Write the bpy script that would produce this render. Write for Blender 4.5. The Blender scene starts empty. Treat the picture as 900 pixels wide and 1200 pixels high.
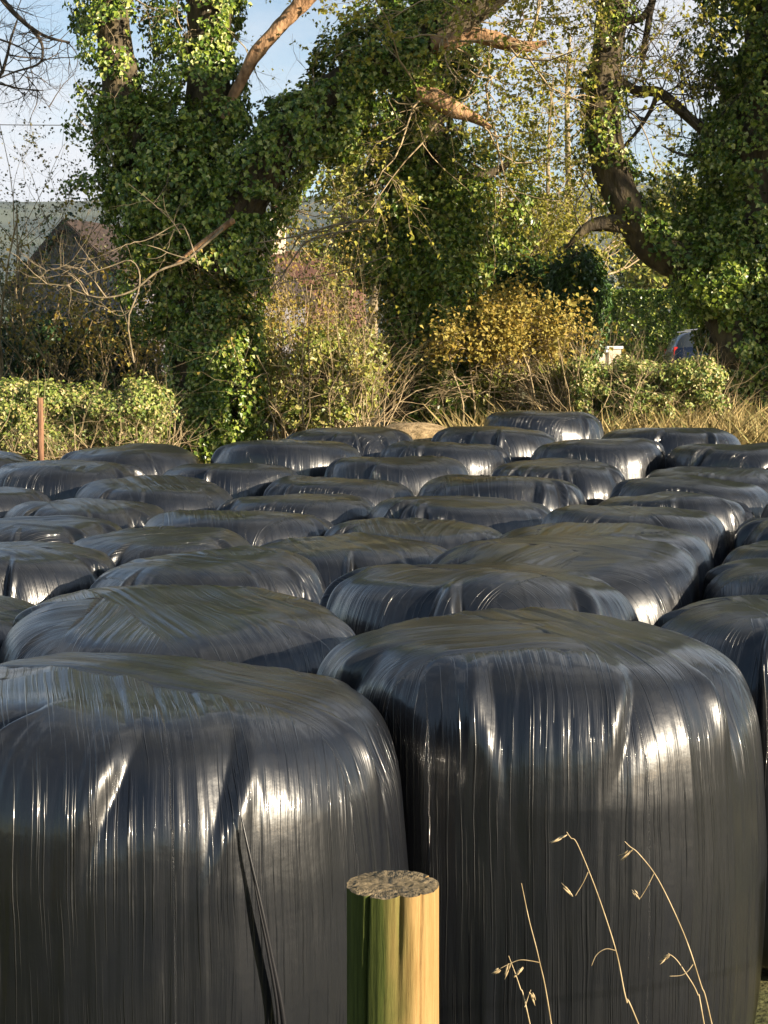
import bpy, math, random
import numpy as np
from mathutils import Vector

C = bpy.context.scene.collection
rs = np.random.RandomState(7)
PI = math.pi

# ------------------------------------------------------------------ camera
FPX = 1760.0
TH = math.atan(120.0 / 1760.0)
CAMZ = 1.87
cd = bpy.data.cameras.new('camera'); cam = bpy.data.objects.new('camera', cd); C.objects.link(cam)
cam.location = (0, 0, CAMZ); cam.rotation_euler = (PI/2 - TH, 0, 0)
cd.sensor_fit = 'VERTICAL'; cd.sensor_height = 36; cd.lens = 36 * 1760 / 1200.0
cd.clip_start = 0.05; cd.clip_end = 12000
bpy.context.scene.camera = cam

# ------------------------------------------------------------------ sun and sky
SUN_AZ, SUN_EL = math.radians(58), math.radians(15)     # azimuth measured from behind the camera to the right
SD = Vector((math.sin(SUN_AZ)*math.cos(SUN_EL), -math.cos(SUN_AZ)*math.cos(SUN_EL), math.sin(SUN_EL)))
sl = bpy.data.lights.new('sun', 'SUN'); sl.energy = 5.0; sl.angle = math.radians(0.53); sl.color = (1.0, 0.86, 0.66)
so = bpy.data.objects.new('sun', sl); C.objects.link(so)
so.rotation_euler = (-SD).to_track_quat('-Z', 'Y').to_euler()
world = bpy.data.worlds.new('World'); bpy.context.scene.world = world; world.use_nodes = True
nt = world.node_tree; nt.nodes.clear()
def N(nt, t, **k):
    n = nt.nodes.new(t)
    for a, b in k.items():
        if a in n.bl_rna.properties: setattr(n, a, b)
        else: n.inputs[a].default_value = b
    return n
out = N(nt, 'ShaderNodeOutputWorld'); bg = N(nt, 'ShaderNodeBackground'); bg.inputs[1].default_value = 0.064
sky = N(nt, 'ShaderNodeTexSky'); sky.sky_type = 'NISHITA'; sky.sun_disc = False
sky.sun_elevation = SUN_EL; sky.sun_rotation = PI - SUN_AZ; sky.air_density = 1.0; sky.dust_density = 0.3; sky.ozone_density = 1.3
tc = N(nt, 'ShaderNodeTexCoord')
mp = N(nt, 'ShaderNodeMapping'); mp.inputs['Scale'].default_value = (1, 1, 2.6); mp.inputs['Location'].default_value = (.35, .2, .1)
ns = N(nt, 'ShaderNodeTexNoise', Scale=2.6, Detail=7, Roughness=.55)
rp = N(nt, 'ShaderNodeValToRGB'); rp.color_ramp.elements[0].position = .50; rp.color_ramp.elements[1].position = .66
sx = N(nt, 'ShaderNodeSeparateXYZ'); nt.links.new(tc.outputs['Generated'], sx.inputs[0])
bias = N(nt, 'ShaderNodeMath', operation='MULTIPLY_ADD'); bias.inputs[1].default_value = .085; nt.links.new(sx.outputs['Y'], bias.inputs[0]); nt.links.new(ns.outputs[0], bias.inputs[2])
mixc = N(nt, 'ShaderNodeMixRGB'); mixc.inputs[2].default_value = (4.3, 4.5, 4.9, 1)
nt.links.new(tc.outputs['Generated'], mp.inputs[0]); nt.links.new(mp.outputs[0], ns.inputs[0]); nt.links.new(bias.outputs[0], rp.inputs[0])
nt.links.new(rp.outputs[0], mixc.inputs[0]); nt.links.new(sky.outputs[0], mixc.inputs[1])
nt.links.new(mixc.outputs[0], bg.inputs[0]); nt.links.new(bg.outputs[0], out.inputs[0])
sc = bpy.context.scene
sc.view_settings.view_transform = 'Standard'; sc.view_settings.look = 'None'; sc.view_settings.gamma = 1
sc.view_settings.use_curve_mapping = False; sc.view_settings.exposure = 1.55
sc.render.engine = 'CYCLES'
sc.cycles.max_bounces = 6; sc.cycles.transparent_max_bounces = 8

# ------------------------------------------------------------------ helpers
def P(px, py, D):
    """point at ground distance D (metres ahead) seen at photo position px, py"""
    u = (px - 450) / FPX; v = (600 - py) / FPX
    dx, dy, dz = u, math.cos(TH) + v*math.sin(TH), -math.sin(TH) + v*math.cos(TH)
    t = D / dy
    return np.array((dx*t, D, CAMZ + dz*t))
def PP(lst, D):
    return np.array([P(q[0], q[1], q[2] if len(q) > 2 else D) for q in lst])
_prm = np.array([73856093, 19349663, 83492791], dtype=np.int64)
def vnoise(p, seed=0):
    """smooth value noise in 0..1 for an (n,3) array"""
    p = np.asarray(p, dtype=float); i = np.floor(p).astype(np.int64); f = p - i; f = f*f*(3-2*f)
    o = np.zeros(len(p))
    for a in (0, 1):
        for b in (0, 1):
            for c in (0, 1):
                h = ((i[:,0]+a)*_prm[0] ^ (i[:,1]+b)*_prm[1] ^ (i[:,2]+c)*_prm[2]) + seed*7919
                h = (h ^ (h >> 13)) * 1274126177 & 0x7fffffff
                h = (h ^ (h >> 16)) & 0xffff
                w = (f[:,0] if a else 1-f[:,0])*(f[:,1] if b else 1-f[:,1])*(f[:,2] if c else 1-f[:,2])
                o += w*h/65535.0
    return o
def zprof(y):
    return np.interp(y, [7.5,9,11,13,14.5,16,17.5], [.0,.05,.18,.35,.50,.65,.72])
def ground_z(x, y):
    x = np.asarray(x, float); y = np.asarray(y, float)
    side = np.clip((x + 3) / 7.0, 0, 1)
    bank = (0.3 + 0.50*side) * np.clip((y - 17.2) / 5.0, 0, 1) + .35*np.clip((y-22)/5, 0, 1)
    z = zprof(y) + bank
    z = z + (2.8-z)*np.clip((y-27)/12, 0, 1)
    z = z + np.clip((y-90)/2500, 0, 1)*8
    return z
def mesh_obj(name, V, F, mat, parent=None, smooth=True, mats=None, mi=None):
    me = bpy.data.meshes.new(name)
    V = np.asarray(V, dtype=np.float32)
    if isinstance(F, np.ndarray):
        k = F.shape[1]; n = len(F)
        me.vertices.add(len(V)); me.vertices.foreach_set('co', V.ravel())
        me.loops.add(n*k); me.loops.foreach_set('vertex_index', F.astype(np.int32).ravel())
        me.polygons.add(n); me.polygons.foreach_set('loop_start', np.arange(0, n*k, k, dtype=np.int32))
        me.polygons.foreach_set('loop_total', np.full(n, k, dtype=np.int32))
        me.update(calc_edges=True)
    else:
        me.from_pydata([tuple(map(float, v)) for v in V], [], F); me.update()
    me.polygons.foreach_set('use_smooth', np.full(len(me.polygons), smooth))
    for m in ([mat] if mats is None else mats): me.materials.append(m)
    if mi is not None: me.polygons.foreach_set('material_index', np.asarray(mi, dtype=np.int32))
    me.validate()
    o = bpy.data.objects.new(name, me); C.objects.link(o)
    if parent is not None:
        o.parent = parent; o.matrix_parent_inverse = parent.matrix_basis.inverted()
    return o
def tag(o, label=None, cat=None, group=None, kind=None):
    if label: o['label'] = label
    if cat: o['category'] = cat
    if group: o['group'] = group
    if kind: o['kind'] = kind
    return o
def empty(name, loc, label, cat, group=None):
    o = bpy.data.objects.new(name, None); C.objects.link(o); o.location = tuple(float(a) for a in loc); o.empty_display_size = .2
    bpy.context.view_layer.update() if False else None
    o.matrix_basis.translation = o.location
    return tag(o, label, cat, group)
class Geo:
    def __init__(s): s.V = []; s.F = []; s.n = 0
    def add(s, V, F):
        V = np.asarray(V, float); s.V.append(V); s.F.append(np.asarray(F) + s.n); s.n += len(V)
    def build(s, name, mat, parent=None, smooth=True):
        return mesh_obj(name, np.vstack(s.V), np.vstack(s.F), mat, parent, smooth)
def spline(pts, n):
    """Catmull-Rom resample, any number of columns"""
    p = np.asarray(pts, float); m = len(p)
    if m == 2: t = np.linspace(0, 1, n)[:,None]; return p[0]*(1-t)+p[1]*t
    q = np.vstack([2*p[0]-p[1], p, 2*p[-1]-p[-2]])
    t = np.linspace(0, m-1-1e-6, n); i = t.astype(int); f = (t-i)[:,None]
    a, b, c, d = q[i], q[i+1], q[i+2], q[i+3]
    return .5*((2*b)+(-a+c)*f+(2*a-5*b+4*c-d)*f*f+(-a+3*b-3*c+d)*f**3)
def tube(geo, pts, rad, sides=8, bark=0.0, seed=0, cap=True):
    pts = np.asarray(pts, float); n = len(pts); rad = np.broadcast_to(np.asarray(rad, float), (n,)).copy()
    T = np.gradient(pts, axis=0); T /= np.linalg.norm(T, axis=1)[:,None]+1e-9
    up = np.array([.13, .97, .2]) if abs(T[:,2]).mean() > .5 else np.array([.1, .2, .97])
    U = np.cross(T, up); U /= np.linalg.norm(U, axis=1)[:,None]+1e-9
    W = np.cross(T, U)
    a = np.linspace(0, 2*PI, sides, endpoint=False)
    R = rad[:,None]*np.ones(sides)[None]
    ring = np.cos(a)[None,:,None]*U[:,None] + np.sin(a)[None,:,None]*W[:,None]
    if bark > 0:
        L = np.concatenate([[0], np.cumsum(np.linalg.norm(np.diff(pts, axis=0), axis=1))])
        q = np.stack([np.cos(a)[None]*rad[:,None]*14+0*L[:,None], np.sin(a)[None]*rad[:,None]*14+0*L[:,None], L[:,None]*3+0*a[None]], -1).reshape(-1, 3)
        R = R*(1 + bark*((vnoise(q, seed)-.5)*1.2+(vnoise(q*np.array([2.3,2.3,1.6]), seed+1)-.5)*.8).reshape(n, sides))
        q2 = q*np.array([.2,.2,.25]); R = R*(1+bark*1.1*(vnoise(q2, seed+2)-.5).reshape(n, sides))
    V = (pts[:,None] + ring*R[...,None]).reshape(-1, 3)
    i = np.arange(n-1)[:,None]*sides; j = np.arange(sides)[None]; j2 = (j+1) % sides
    F = np.stack([i+j, i+j2, i+sides+j2, i+sides+j], -1).reshape(-1, 4)
    if cap:
        V = np.vstack([V, pts[-1]+T[-1]*rad[-1]*.3]); k = len(V)-1; b = (n-1)*sides
        jj = np.arange(0, sides, 2)
        F = np.vstack([F, np.stack([b+jj, b+(jj+1)%sides, b+(jj+2)%sides, np.full(len(jj), k)], -1)])
    geo.add(V, F)
def leaf_mesh(name, pts, nrm, size, mat, parent=None, droop=.6, jit=.4, seed=0, aspect=.85):
    r = np.random.RandomState(seed); n = len(pts)
    nn = nrm + r.normal(size=(n, 3))*jit; nn /= np.linalg.norm(nn, axis=1)[:,None]+1e-9
    t = r.normal(size=(n, 3)); t[:,2] -= droop*2
    t -= (t*nn).sum(1)[:,None]*nn; t /= np.linalg.norm(t, axis=1)[:,None]+1e-9
    b = np.cross(nn, t); s = (size*(.55+.9*r.rand(n)))[:,None]
    fold = (.12+.2*r.rand(n))[:,None]*nn
    V = np.empty((n, 4, 3))
    V[:,0] = pts - t*s*.45; V[:,1] = pts + b*s*.5*aspect - t*s*.12 + fold*s
    V[:,2] = pts + t*s*.6; V[:,3] = pts - b*s*.5*aspect - t*s*.12 + fold*s
    F = np.arange(4*n).reshape(n, 4)
    return mesh_obj(name, V.reshape(-1, 3), F, mat, parent, smooth=False)
def ivy_on(pts, rad, thick, n, seed=0, clump=.42, freq=1.6, side=None):
    """leaf positions and normals in a lumpy shell around a limb"""
    r = np.random.RandomState(seed)
    P_ = spline(np.hstack([pts, np.reshape(rad, (-1,1)), np.reshape(thick, (-1,1))]), 200)
    L = np.concatenate([[0], np.cumsum(np.linalg.norm(np.diff(P_[:,:3], axis=0), axis=1)*(P_[1:,3]+P_[1:,4]))])
    u = np.interp(r.rand(n)*L[-1], L, np.arange(200)); i = np.clip(u.astype(int), 0, 198); f = (u-i)[:,None]
    q = P_[i]*(1-f)+P_[i+1]*f; T = P_[i+1,:3]-P_[i,:3]; T /= np.linalg.norm(T, axis=1)[:,None]
    d = r.normal(size=(n, 3)); d -= (d*T).sum(1)[:,None]*T; d /= np.linalg.norm(d, axis=1)[:,None]
    base = q[:,:3] + d*(q[:,3]+.5*q[:,4])[:,None]
    lump = vnoise(base*freq, seed+5)*.65 + vnoise(base*freq*2.7, seed+6)*.35
    rr = q[:,3] + q[:,4]*(.05+2.3*np.clip(lump-.22, 0, 1))*(1-.55*r.rand(n)**1.6)
    p = q[:,:3] + d*rr[:,None] + r.normal(size=(n,3))*.03
    keep = (vnoise(p*freq*1.9, seed+9)*.6+vnoise(p*freq*4.5, seed+10)*.4 > clump)
    if side is not None: keep &= ((d @ np.asarray(side)) > -.25+.4*r.rand(n))
    nn = d + np.array([0, 0, .35])
    return p[keep], nn[keep]
def blob(c, rad, n, seed=0, clump=.42, freq=1.6, hollow=.5):
    r = np.random.RandomState(seed); c = np.asarray(c, float); rad = np.asarray(rad, float)*np.ones(3)
    d = r.normal(size=(n, 3)); d /= np.linalg.norm(d, axis=1)[:,None]
    lump = vnoise((c+d*rad)*freq, seed+3)*.6+vnoise((c+d*rad)*freq*2.6, seed+4)*.4
    s = (hollow+(1-hollow)*r.rand(n)**.6)*(.55+.9*lump)
    p = c + d*rad*s[:,None]
    keep = vnoise(p*freq*2.1, seed+9)*.6+vnoise(p*freq*5, seed+11)*.4 > clump
    return p[keep], (d+np.array([0,0,.3]))[keep]
def cat2(*ls):
    return np.vstack([a for a, b in ls]), np.vstack([b for a, b in ls])
def grow(geo, start, d, L, r, depth, rng, sides=4, gnarl=.25, up=.0, tips=None, kids=4, ratio=.62, spread=.8):
    n = 5 if depth == 0 else 7
    d = np.asarray(d, float)/np.linalg.norm(d); p = np.array(start, float); pts = [p.copy()]; cur = d.copy(); dirs = [cur.copy()]
    for i in range(n-1):
        cur = cur + rng.normal(size=3)*gnarl + np.array([0,0,up]); cur /= np.linalg.norm(cur)
        p = p + cur*L/(n-1); pts.append(p.copy()); dirs.append(cur.copy())
    rad = np.linspace(r, r*(.35 if depth else .2), n)
    tube(geo, pts, rad, sides if depth else 3, cap=False)
    if tips is not None and depth <= 1: tips.extend(pts[2:])
    if depth > 0:
        for k in range(kids):
            i = rng.randint(2, n); v = dirs[i] + rng.normal(size=3)*spread; v /= np.linalg.norm(v)
            grow(geo, pts[i], v, L*ratio*(.6+.7*rng.rand()), rad[i]*.62, depth-1, rng, sides, gnarl, up, tips, kids, ratio, spread)

# ------------------------------------------------------------------ materials
def new_mat(name):
    m = bpy.data.materials.new(name); m.use_nodes = True; t = m.node_tree; t.nodes.clear()
    o = N(t, 'ShaderNodeOutputMaterial'); b = N(t, 'ShaderNodeBsdfPrincipled'); t.links.new(b.outputs[0], o.inputs[0])
    return m, t, b
def noise_mat(name, c1, c2, scale=5, rough=.8, bump=.0, detail=6, stretch=(1,1,1), spec=.3, pos=(.35,.65), bscale=None, dist=.02):
    m, t, b = new_mat(name)
    tc = N(t, 'ShaderNodeTexCoord'); mp = N(t, 'ShaderNodeMapping'); mp.inputs['Scale'].default_value = stretch
    n = N(t, 'ShaderNodeTexNoise', Scale=scale, Detail=detail); r = N(t, 'ShaderNodeValToRGB')
    r.color_ramp.elements[0].color = (*c1, 1); r.color_ramp.elements[1].color = (*c2, 1)
    r.color_ramp.elements[0].position, r.color_ramp.elements[1].position = pos
    t.links.new(tc.outputs['Object'], mp.inputs[0]); t.links.new(mp.outputs[0], n.inputs[0]); t.links.new(n.outputs[0], r.inputs[0]); t.links.new(r.outputs[0], b.inputs['Base Color'])
    b.inputs['Roughness'].default_value = rough; b.inputs['Specular IOR Level'].default_value = spec
    if bump:
        n2 = N(t, 'ShaderNodeTexNoise', Scale=bscale or scale*3, Detail=8); bp = N(t, 'ShaderNodeBump', Strength=bump, Distance=dist)
        t.links.new(mp.outputs[0], n2.inputs[0]); t.links.new(n2.outputs[0], bp.inputs['Height']); t.links.new(bp.outputs[0], b.inputs['Normal'])
    return m
def leaf_mat(name, cols, rough=.42, spec=.5, trans=.0, pos=None):
    m, t, b = new_mat(name)
    g = N(t, 'ShaderNodeNewGeometry'); r = N(t, 'ShaderNodeValToRGB'); cr = r.color_ramp
    k = len(cols)
    while len(cr.elements) < k: cr.elements.new(.5)
    for i, c in enumerate(cols):
        cr.elements[i].position = (pos[i] if pos else i/(k-1)); cr.elements[i].color = (*c, 1)
    t.links.new(g.outputs['Random Per Island'], r.inputs[0]); t.links.new(r.outputs[0], b.inputs['Base Color'])
    b.inputs['Roughness'].default_value = rough; b.inputs['Specular IOR Level'].default_value = spec
    if trans:
        tr = N(t, 'ShaderNodeBsdfTranslucent'); mx = N(t, 'ShaderNodeMixShader'); mx.inputs[0].default_value = trans
        o = [x for x in t.nodes if x.type == 'OUTPUT_MATERIAL'][0]
        t.links.new(r.outputs[0], tr.inputs[0]); t.links.new(b.outputs[0], mx.inputs[1]); t.links.new(tr.outputs[0], mx.inputs[2]); t.links.new(mx.outputs[0], o.inputs[0])
    return m
M = {}
M['ivy'] = leaf_mat('ivy_leaves', [(.03,.065,.008),(.09,.155,.016),(.24,.29,.035),(.40,.41,.15)], rough=.36, spec=.42, trans=.12, pos=[0,.42,.78,1])
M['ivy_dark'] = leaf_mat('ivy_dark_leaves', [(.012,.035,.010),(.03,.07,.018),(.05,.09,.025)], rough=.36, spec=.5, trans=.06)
M['ivy_yellow'] = leaf_mat('ivy_yellow_leaves', [(.09,.13,.015),(.20,.23,.03),(.30,.29,.06),(.38,.32,.11)], rough=.45, trans=.2)
M['spring'] = leaf_mat('spring_leaves', [(.16,.16,.02),(.28,.25,.035),(.36,.32,.05),(.24,.28,.04)], rough=.55, spec=.3, trans=.35)
M['russet'] = leaf_mat('russet_leaves', [(.24,.18,.03),(.36,.25,.045),(.30,.26,.06),(.42,.34,.09)], rough=.6, spec=.3, trans=.3)
M['bramble'] = leaf_mat('bramble_leaves', [(.07,.12,.02),(.17,.22,.035),(.28,.29,.07),(.42,.34,.13),(.62,.50,.28)], rough=.5, trans=.15, pos=[0,.42,.74,.91,1])
M['hedge'] = leaf_mat('hedge_leaves', [(.025,.06,.010),(.05,.11,.018),(.10,.17,.03)], rough=.4, trans=.08)
M['conifer'] = leaf_mat('conifer_leaves', [(.015,.035,.015),(.03,.06,.02),(.05,.08,.03)], rough=.6)
M['grey_twig_leaf'] = leaf_mat('buds', [(.10,.09,.05),(.16,.14,.07),(.13,.15,.05)], rough=.6)
M['bark'] = noise_mat('bark', (.035,.027,.018), (.11,.085,.045), scale=9, rough=.9, bump=.8, stretch=(1,1,.35), dist=.03)
M['bark_red'] = noise_mat('bark_red', (.14,.075,.035), (.42,.25,.13), scale=11, rough=.85, bump=.8, stretch=(1,1,.5), dist=.03)
M['twig'] = noise_mat('twig_bark', (.18,.13,.07), (.40,.31,.18), scale=6, rough=.8)
M['twig_dark'] = noise_mat('twig_dark_bark', (.05,.04,.03), (.11,.085,.06), scale=6, rough=.85)
M['birch'] = noise_mat('pale_bark', (.14,.11,.07), (.36,.28,.17), scale=5, rough=.8, bump=.4, stretch=(1,1,.6))
M['twig_grey'] = noise_mat('twig_grey_bark', (.10,.08,.05), (.27,.21,.13), scale=9, rough=.8, bump=.5, dist=.01)
M['dry'] = noise_mat('dry_grass', (.30,.21,.09), (.52,.40,.20), scale=3, rough=.7)
M['stalk'] = noise_mat('straw', (.22,.16,.08), (.44,.34,.20), scale=30, rough=.6)
M['grass'] = leaf_mat('grass_blades', [(.05,.09,.02),(.10,.14,.03),(.22,.19,.07)], rough=.6, trans=.2)
M['hill'] = noise_mat('hill', (.02,.035,.028), (.065,.08,.05), scale=.009, rough=1, spec=0, detail=4, pos=(.42,.56))
M['ground'] = noise_mat('field_ground', (.055,.07,.02), (.17,.14,.06), scale=1.6, rough=.95, bump=.6, bscale=14, detail=9, dist=.05)

def film_mat(name, dust_amt=.15):
    m, t, b = new_mat(name)
    at = N(t, 'ShaderNodeAttribute', attribute_name='streak')
    at0 = at; tc0 = N(t, 'ShaderNodeTexCoord'); wn = N(t, 'ShaderNodeTexNoise', Scale=2.3, Detail=2); t.links.new(tc0.outputs['Object'], wn.inputs[0])
    wsc = N(t, 'ShaderNodeVectorMath', operation='SCALE'); wsc.inputs['Scale'].default_value = .035; t.links.new(wn.outputs['Color'], wsc.inputs[0])
    wad = N(t, 'ShaderNodeVectorMath', operation='ADD'); t.links.new(at0.outputs['Vector'], wad.inputs[0]); t.links.new(wsc.outputs[0], wad.inputs[1]); at = wad
    ma = N(t, 'ShaderNodeMapping'); ma.inputs['Scale'].default_value = (110, 3.4, 1)
    mb = N(t, 'ShaderNodeMapping'); mb.inputs['Scale'].default_value = (420, 7, 1)
    mc = N(t, 'ShaderNodeMapping'); mc.inputs['Scale'].default_value = (28, 1.4, 1)
    hs = []
    for mm, dt in ((ma, 2), (mb, 2), (mc, 3)):
        n = N(t, 'ShaderNodeTexNoise', Scale=1.0, Detail=dt, Roughness=.6)
        t.links.new(at.outputs[0], mm.inputs[0]); t.links.new(mm.outputs[0], n.inputs[0]); hs.append(n)
    # patches in which the pleats are strong or nearly absent
    tc = N(t, 'ShaderNodeTexCoord'); pn = N(t, 'ShaderNodeTexNoise', Scale=3.2, Detail=3); t.links.new(tc.outputs['Object'], pn.inputs[0])
    pr = N(t, 'ShaderNodeMapRange'); pr.inputs[1].default_value = .38; pr.inputs[2].default_value = .66; pr.inputs[3].default_value = .25; pr.inputs[4].default_value = 1.0
    t.links.new(pn.outputs[0], pr.inputs[0])
    prev = None
    for n, dist, st in ((hs[2], .007, .55), (hs[0], .0028, .75), (hs[1], .0010, .8)):
        bp = N(t, 'ShaderNodeBump', Distance=dist)
        ml = N(t, 'ShaderNodeMath', operation='MULTIPLY'); ml.inputs[1].default_value = st
        t.links.new(pr.outputs[0], ml.inputs[0]); t.links.new(ml.outputs[0], bp.inputs['Strength'])
        t.links.new(n.outputs[0], bp.inputs['Height'])
        if prev: t.links.new(prev.outputs[0], bp.inputs['Normal'])
        prev = bp
    # sparse sharp ridges of gathered film
    md = N(t, 'ShaderNodeMapping'); md.inputs['Scale'].default_value = (170, 2.0, 1); n = N(t, 'ShaderNodeTexNoise', Scale=1.0, Detail=1)
    t.links.new(at.outputs[0], md.inputs[0]); t.links.new(md.outputs[0], n.inputs[0])
    r2 = N(t, 'ShaderNodeMapRange'); r2.inputs[1].default_value = .60; r2.inputs[2].default_value = .70; t.links.new(n.outputs[0], r2.inputs[0])
    bq = N(t, 'ShaderNodeBump', Distance=.0022, Strength=.9); t.links.new(r2.outputs[0], bq.inputs['Height']); t.links.new(prev.outputs[0], bq.inputs['Normal']); prev = bq
    # a fine irregular crinkle
    cn = N(t, 'ShaderNodeTexNoise', Scale=38, Detail=4); t.links.new(tc.outputs['Object'], cn.inputs[0])
    bp = N(t, 'ShaderNodeBump', Distance=.0012, Strength=.5); t.links.new(cn.outputs[0], bp.inputs['Height']); t.links.new(prev.outputs[0], bp.inputs['Normal'])
    t.links.new(bp.outputs[0], b.inputs['Normal'])
    # dust and algae that settle on the flat top
    g = N(t, 'ShaderNodeAttribute', attribute_name='topness')
    dn = N(t, 'ShaderNodeTexNoise', Scale=5, Detail=8, Roughness=.65); t.links.new(tc.outputs['Object'], dn.inputs[0])
    dr = N(t, 'ShaderNodeMapRange'); dr.inputs[1].default_value = .3; dr.inputs[2].default_value = .75; t.links.new(dn.outputs[0], dr.inputs[0])
    dm = N(t, 'ShaderNodeMath', operation='MULTIPLY'); t.links.new(dr.outputs[0], dm.inputs[0]); t.links.new(g.outputs['Fac'], dm.inputs[1])
    d2 = N(t, 'ShaderNodeMath', operation='MULTIPLY'); d2.inputs[1].default_value = dust_amt; t.links.new(dm.outputs[0], d2.inputs[0])
    d3 = N(t, 'ShaderNodeMath', operation='ADD'); d3.use_clamp = True; t.links.new(d2.outputs[0], d3.inputs[0])
    d4 = N(t, 'ShaderNodeMath', operation='MULTIPLY'); d4.inputs[1].default_value = .03; t.links.new(dr.outputs[0], d4.inputs[0]); t.links.new(d4.outputs[0], d3.inputs[1])
    mx = N(t, 'ShaderNodeMixRGB'); mx.inputs[1].default_value = (.004,.005,.008,1); mx.inputs[2].default_value = (.12,.112,.07,1)
    t.links.new(d3.outputs[0], mx.inputs[0]); t.links.new(mx.outputs[0], b.inputs['Base Color'])
    rr = N(t, 'ShaderNodeMapRange'); rr.inputs[1].default_value = 0; rr.inputs[2].default_value = .5; rr.inputs[3].default_value = .31; rr.inputs[4].default_value = .48
    t.links.new(d3.outputs[0], rr.inputs[0]); t.links.new(rr.outputs[0], b.inputs['Roughness'])
    b.inputs['Specular IOR Level'].default_value = .36
    b.inputs['Coat Weight'].default_value = .6; b.inputs['Coat Roughness'].default_value = .06; b.inputs['Coat IOR'].default_value = 1.5; t.links.new(bp.outputs[0], b.inputs['Coat Normal'])
    return m
M['film'] = film_mat('black_stretch_film')
M['film_edge'], _t, _b = new_mat('film_edge'); _b.inputs['Base Color'].default_value = (.01,.01,.012,1); _b.inputs['Roughness'].default_value = .35

# ------------------------------------------------------------------ ground and hills
gx = np.concatenate([-np.geomspace(1200, 30, 12), np.linspace(-26, 26, 131), np.geomspace(30, 1200, 12)])
gy = np.concatenate([-np.geomspace(150, 22, 8), np.linspace(-18, 60, 196), np.geomspace(64, 3200, 22)])
XX, YY = np.meshgrid(gx, gy); ZZ = ground_z(XX, YY)
nearw = np.clip(1-(np.hypot(XX, YY)-40)/40, 0, 1)
ZZ = ZZ + nearw*(vnoise(np.stack([XX.ravel()*1.1, YY.ravel()*1.1, 0*XX.ravel()], 1), 3).reshape(XX.shape)-.5)*.05 - .03
nx_, ny_ = len(gx), len(gy)
ii = (np.arange(ny_-1)[:,None]*nx_+np.arange(nx_-1)[None]).ravel()
tag(mesh_obj('ground', np.stack([XX.ravel(), YY.ravel(), ZZ.ravel()], 1), np.stack([ii, ii+1, ii+nx_+1, ii+nx_], 1), M['ground']), 'rough grass field the bales stand on', 'ground', kind='structure')

hx = np.linspace(-1190, 1190, 160); hy = np.linspace(1500, 3200, 40)
HX, HY = np.meshgrid(hx, hy)
rise = np.clip((HY-1500)/1250, 0, 1); rise = rise*rise*(3-2*rise)
crest = 365 + 70*(vnoise(np.stack([HX.ravel()/700, HY.ravel()/2500, 0*HX.ravel()], 1), 12).reshape(HX.shape)-.5)*2 + 22*(vnoise(np.stack([HX.ravel()/180, HY.ravel()/400, 0*HX.ravel()], 1), 14).reshape(HX.shape)-.5)
crest = crest - 38*np.clip(HX/900, -.6, 1)
HZ = 5 + rise*crest
ii = (np.arange(39)[:,None]*160+np.arange(159)[None]).ravel()
tag(mesh_obj('hills', np.stack([HX.ravel(), HY.ravel(), HZ.ravel()], 1), np.stack([ii, ii+1, ii+161, ii+160], 1), M['hill']), 'far blue green hills with fields behind the trees', 'hills', kind='structure')

# ------------------------------------------------------------------ bales
#  key: x, distance, radius, base height fitted from the photograph
BALES = dict(
n1=(-0.57,3.75,.65,.03), n2=(.445,4.38,.68,.05), aq=(-1.71,4.40,0.61,-0.02), n3=(-0.70,5.14,.67,0.01), n6=(1.53,5.36,0.63,-0.01),
ap=(-1.76,5.58,0.63,-0.03), n5=(0.37,5.84,0.66,0.06), am=(1.98,6.64,0.61,-0.00), n4=(-0.82,6.90,0.59,0.01), ac=(0.83,6.94,0.67,0.05),
ag=(-1.84,7.31,0.60,0.01), al=(2.34,7.72,0.62,0.00), af=(-0.18,7.77,0.61,0.01), ad=(1.16,8.02,0.620,0.05), ae=(-1.23,8.16,0.57,0.02),
ai=(0.20,8.77,0.59,0.02), ak=(2.69,8.84,0.65,0.04), h=(-2.07,8.85,0.60,0.03), aa=(1.50,9.06,0.590,0.09), i=(-0.88,9.18,0.66,0.06),
ab=(0.52,9.84,0.65,0.11), g=(-1.96,9.94,0.59,0.06), z=(1.91,9.98,0.590,0.13), ao=(3.15,9.99,0.66,0.13), j=(-0.61,10.28,0.62,0.10),
f=(-2.94,10.60,0.61,0.12), y=(2.24,10.97,0.630,0.18), e=(-1.68,11.02,0.62,0.16), x=(0.86,11.03,0.68,0.19), k=(-0.33,11.36,0.64,0.17),
c=(-2.51,11.86,0.65,0.28), w=(2.65,12.01,0.620,0.21), bb=(3.62,12.03,0.63,0.29), d=(-1.24,12.09,0.62,0.25), u=(1.42,12.36,0.61,0.26),
n=(0.11,12.45,0.62,0.29), a=(-3.58,12.83,0.65,0.34), b=(-2.21,13.04,0.67,0.36), v=(3.10,13.13,0.67,0.38),
l=(-0.85,13.24,0.70,0.42), s=(1.91,13.43,0.64,0.41), o=(0.54,13.54,0.63,0.39), t=(2.72,14.35,0.70,0.51), m=(-0.34,14.42,0.68,0.51),
q=(1.09,14.62,0.68,0.52), r=(1.69,16.12,0.66,0.67))
PROF = [(0,1.2),(.15,1.2),(.3,1.197),(.43,1.185),(.52,1.156),(.58,1.10),(.62,1.0),(.638,.87),(.645,.76),(.653,.58),(.65,.36),(.633,.16),(.60,.05),(.54,.0)]
LB = {}
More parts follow.
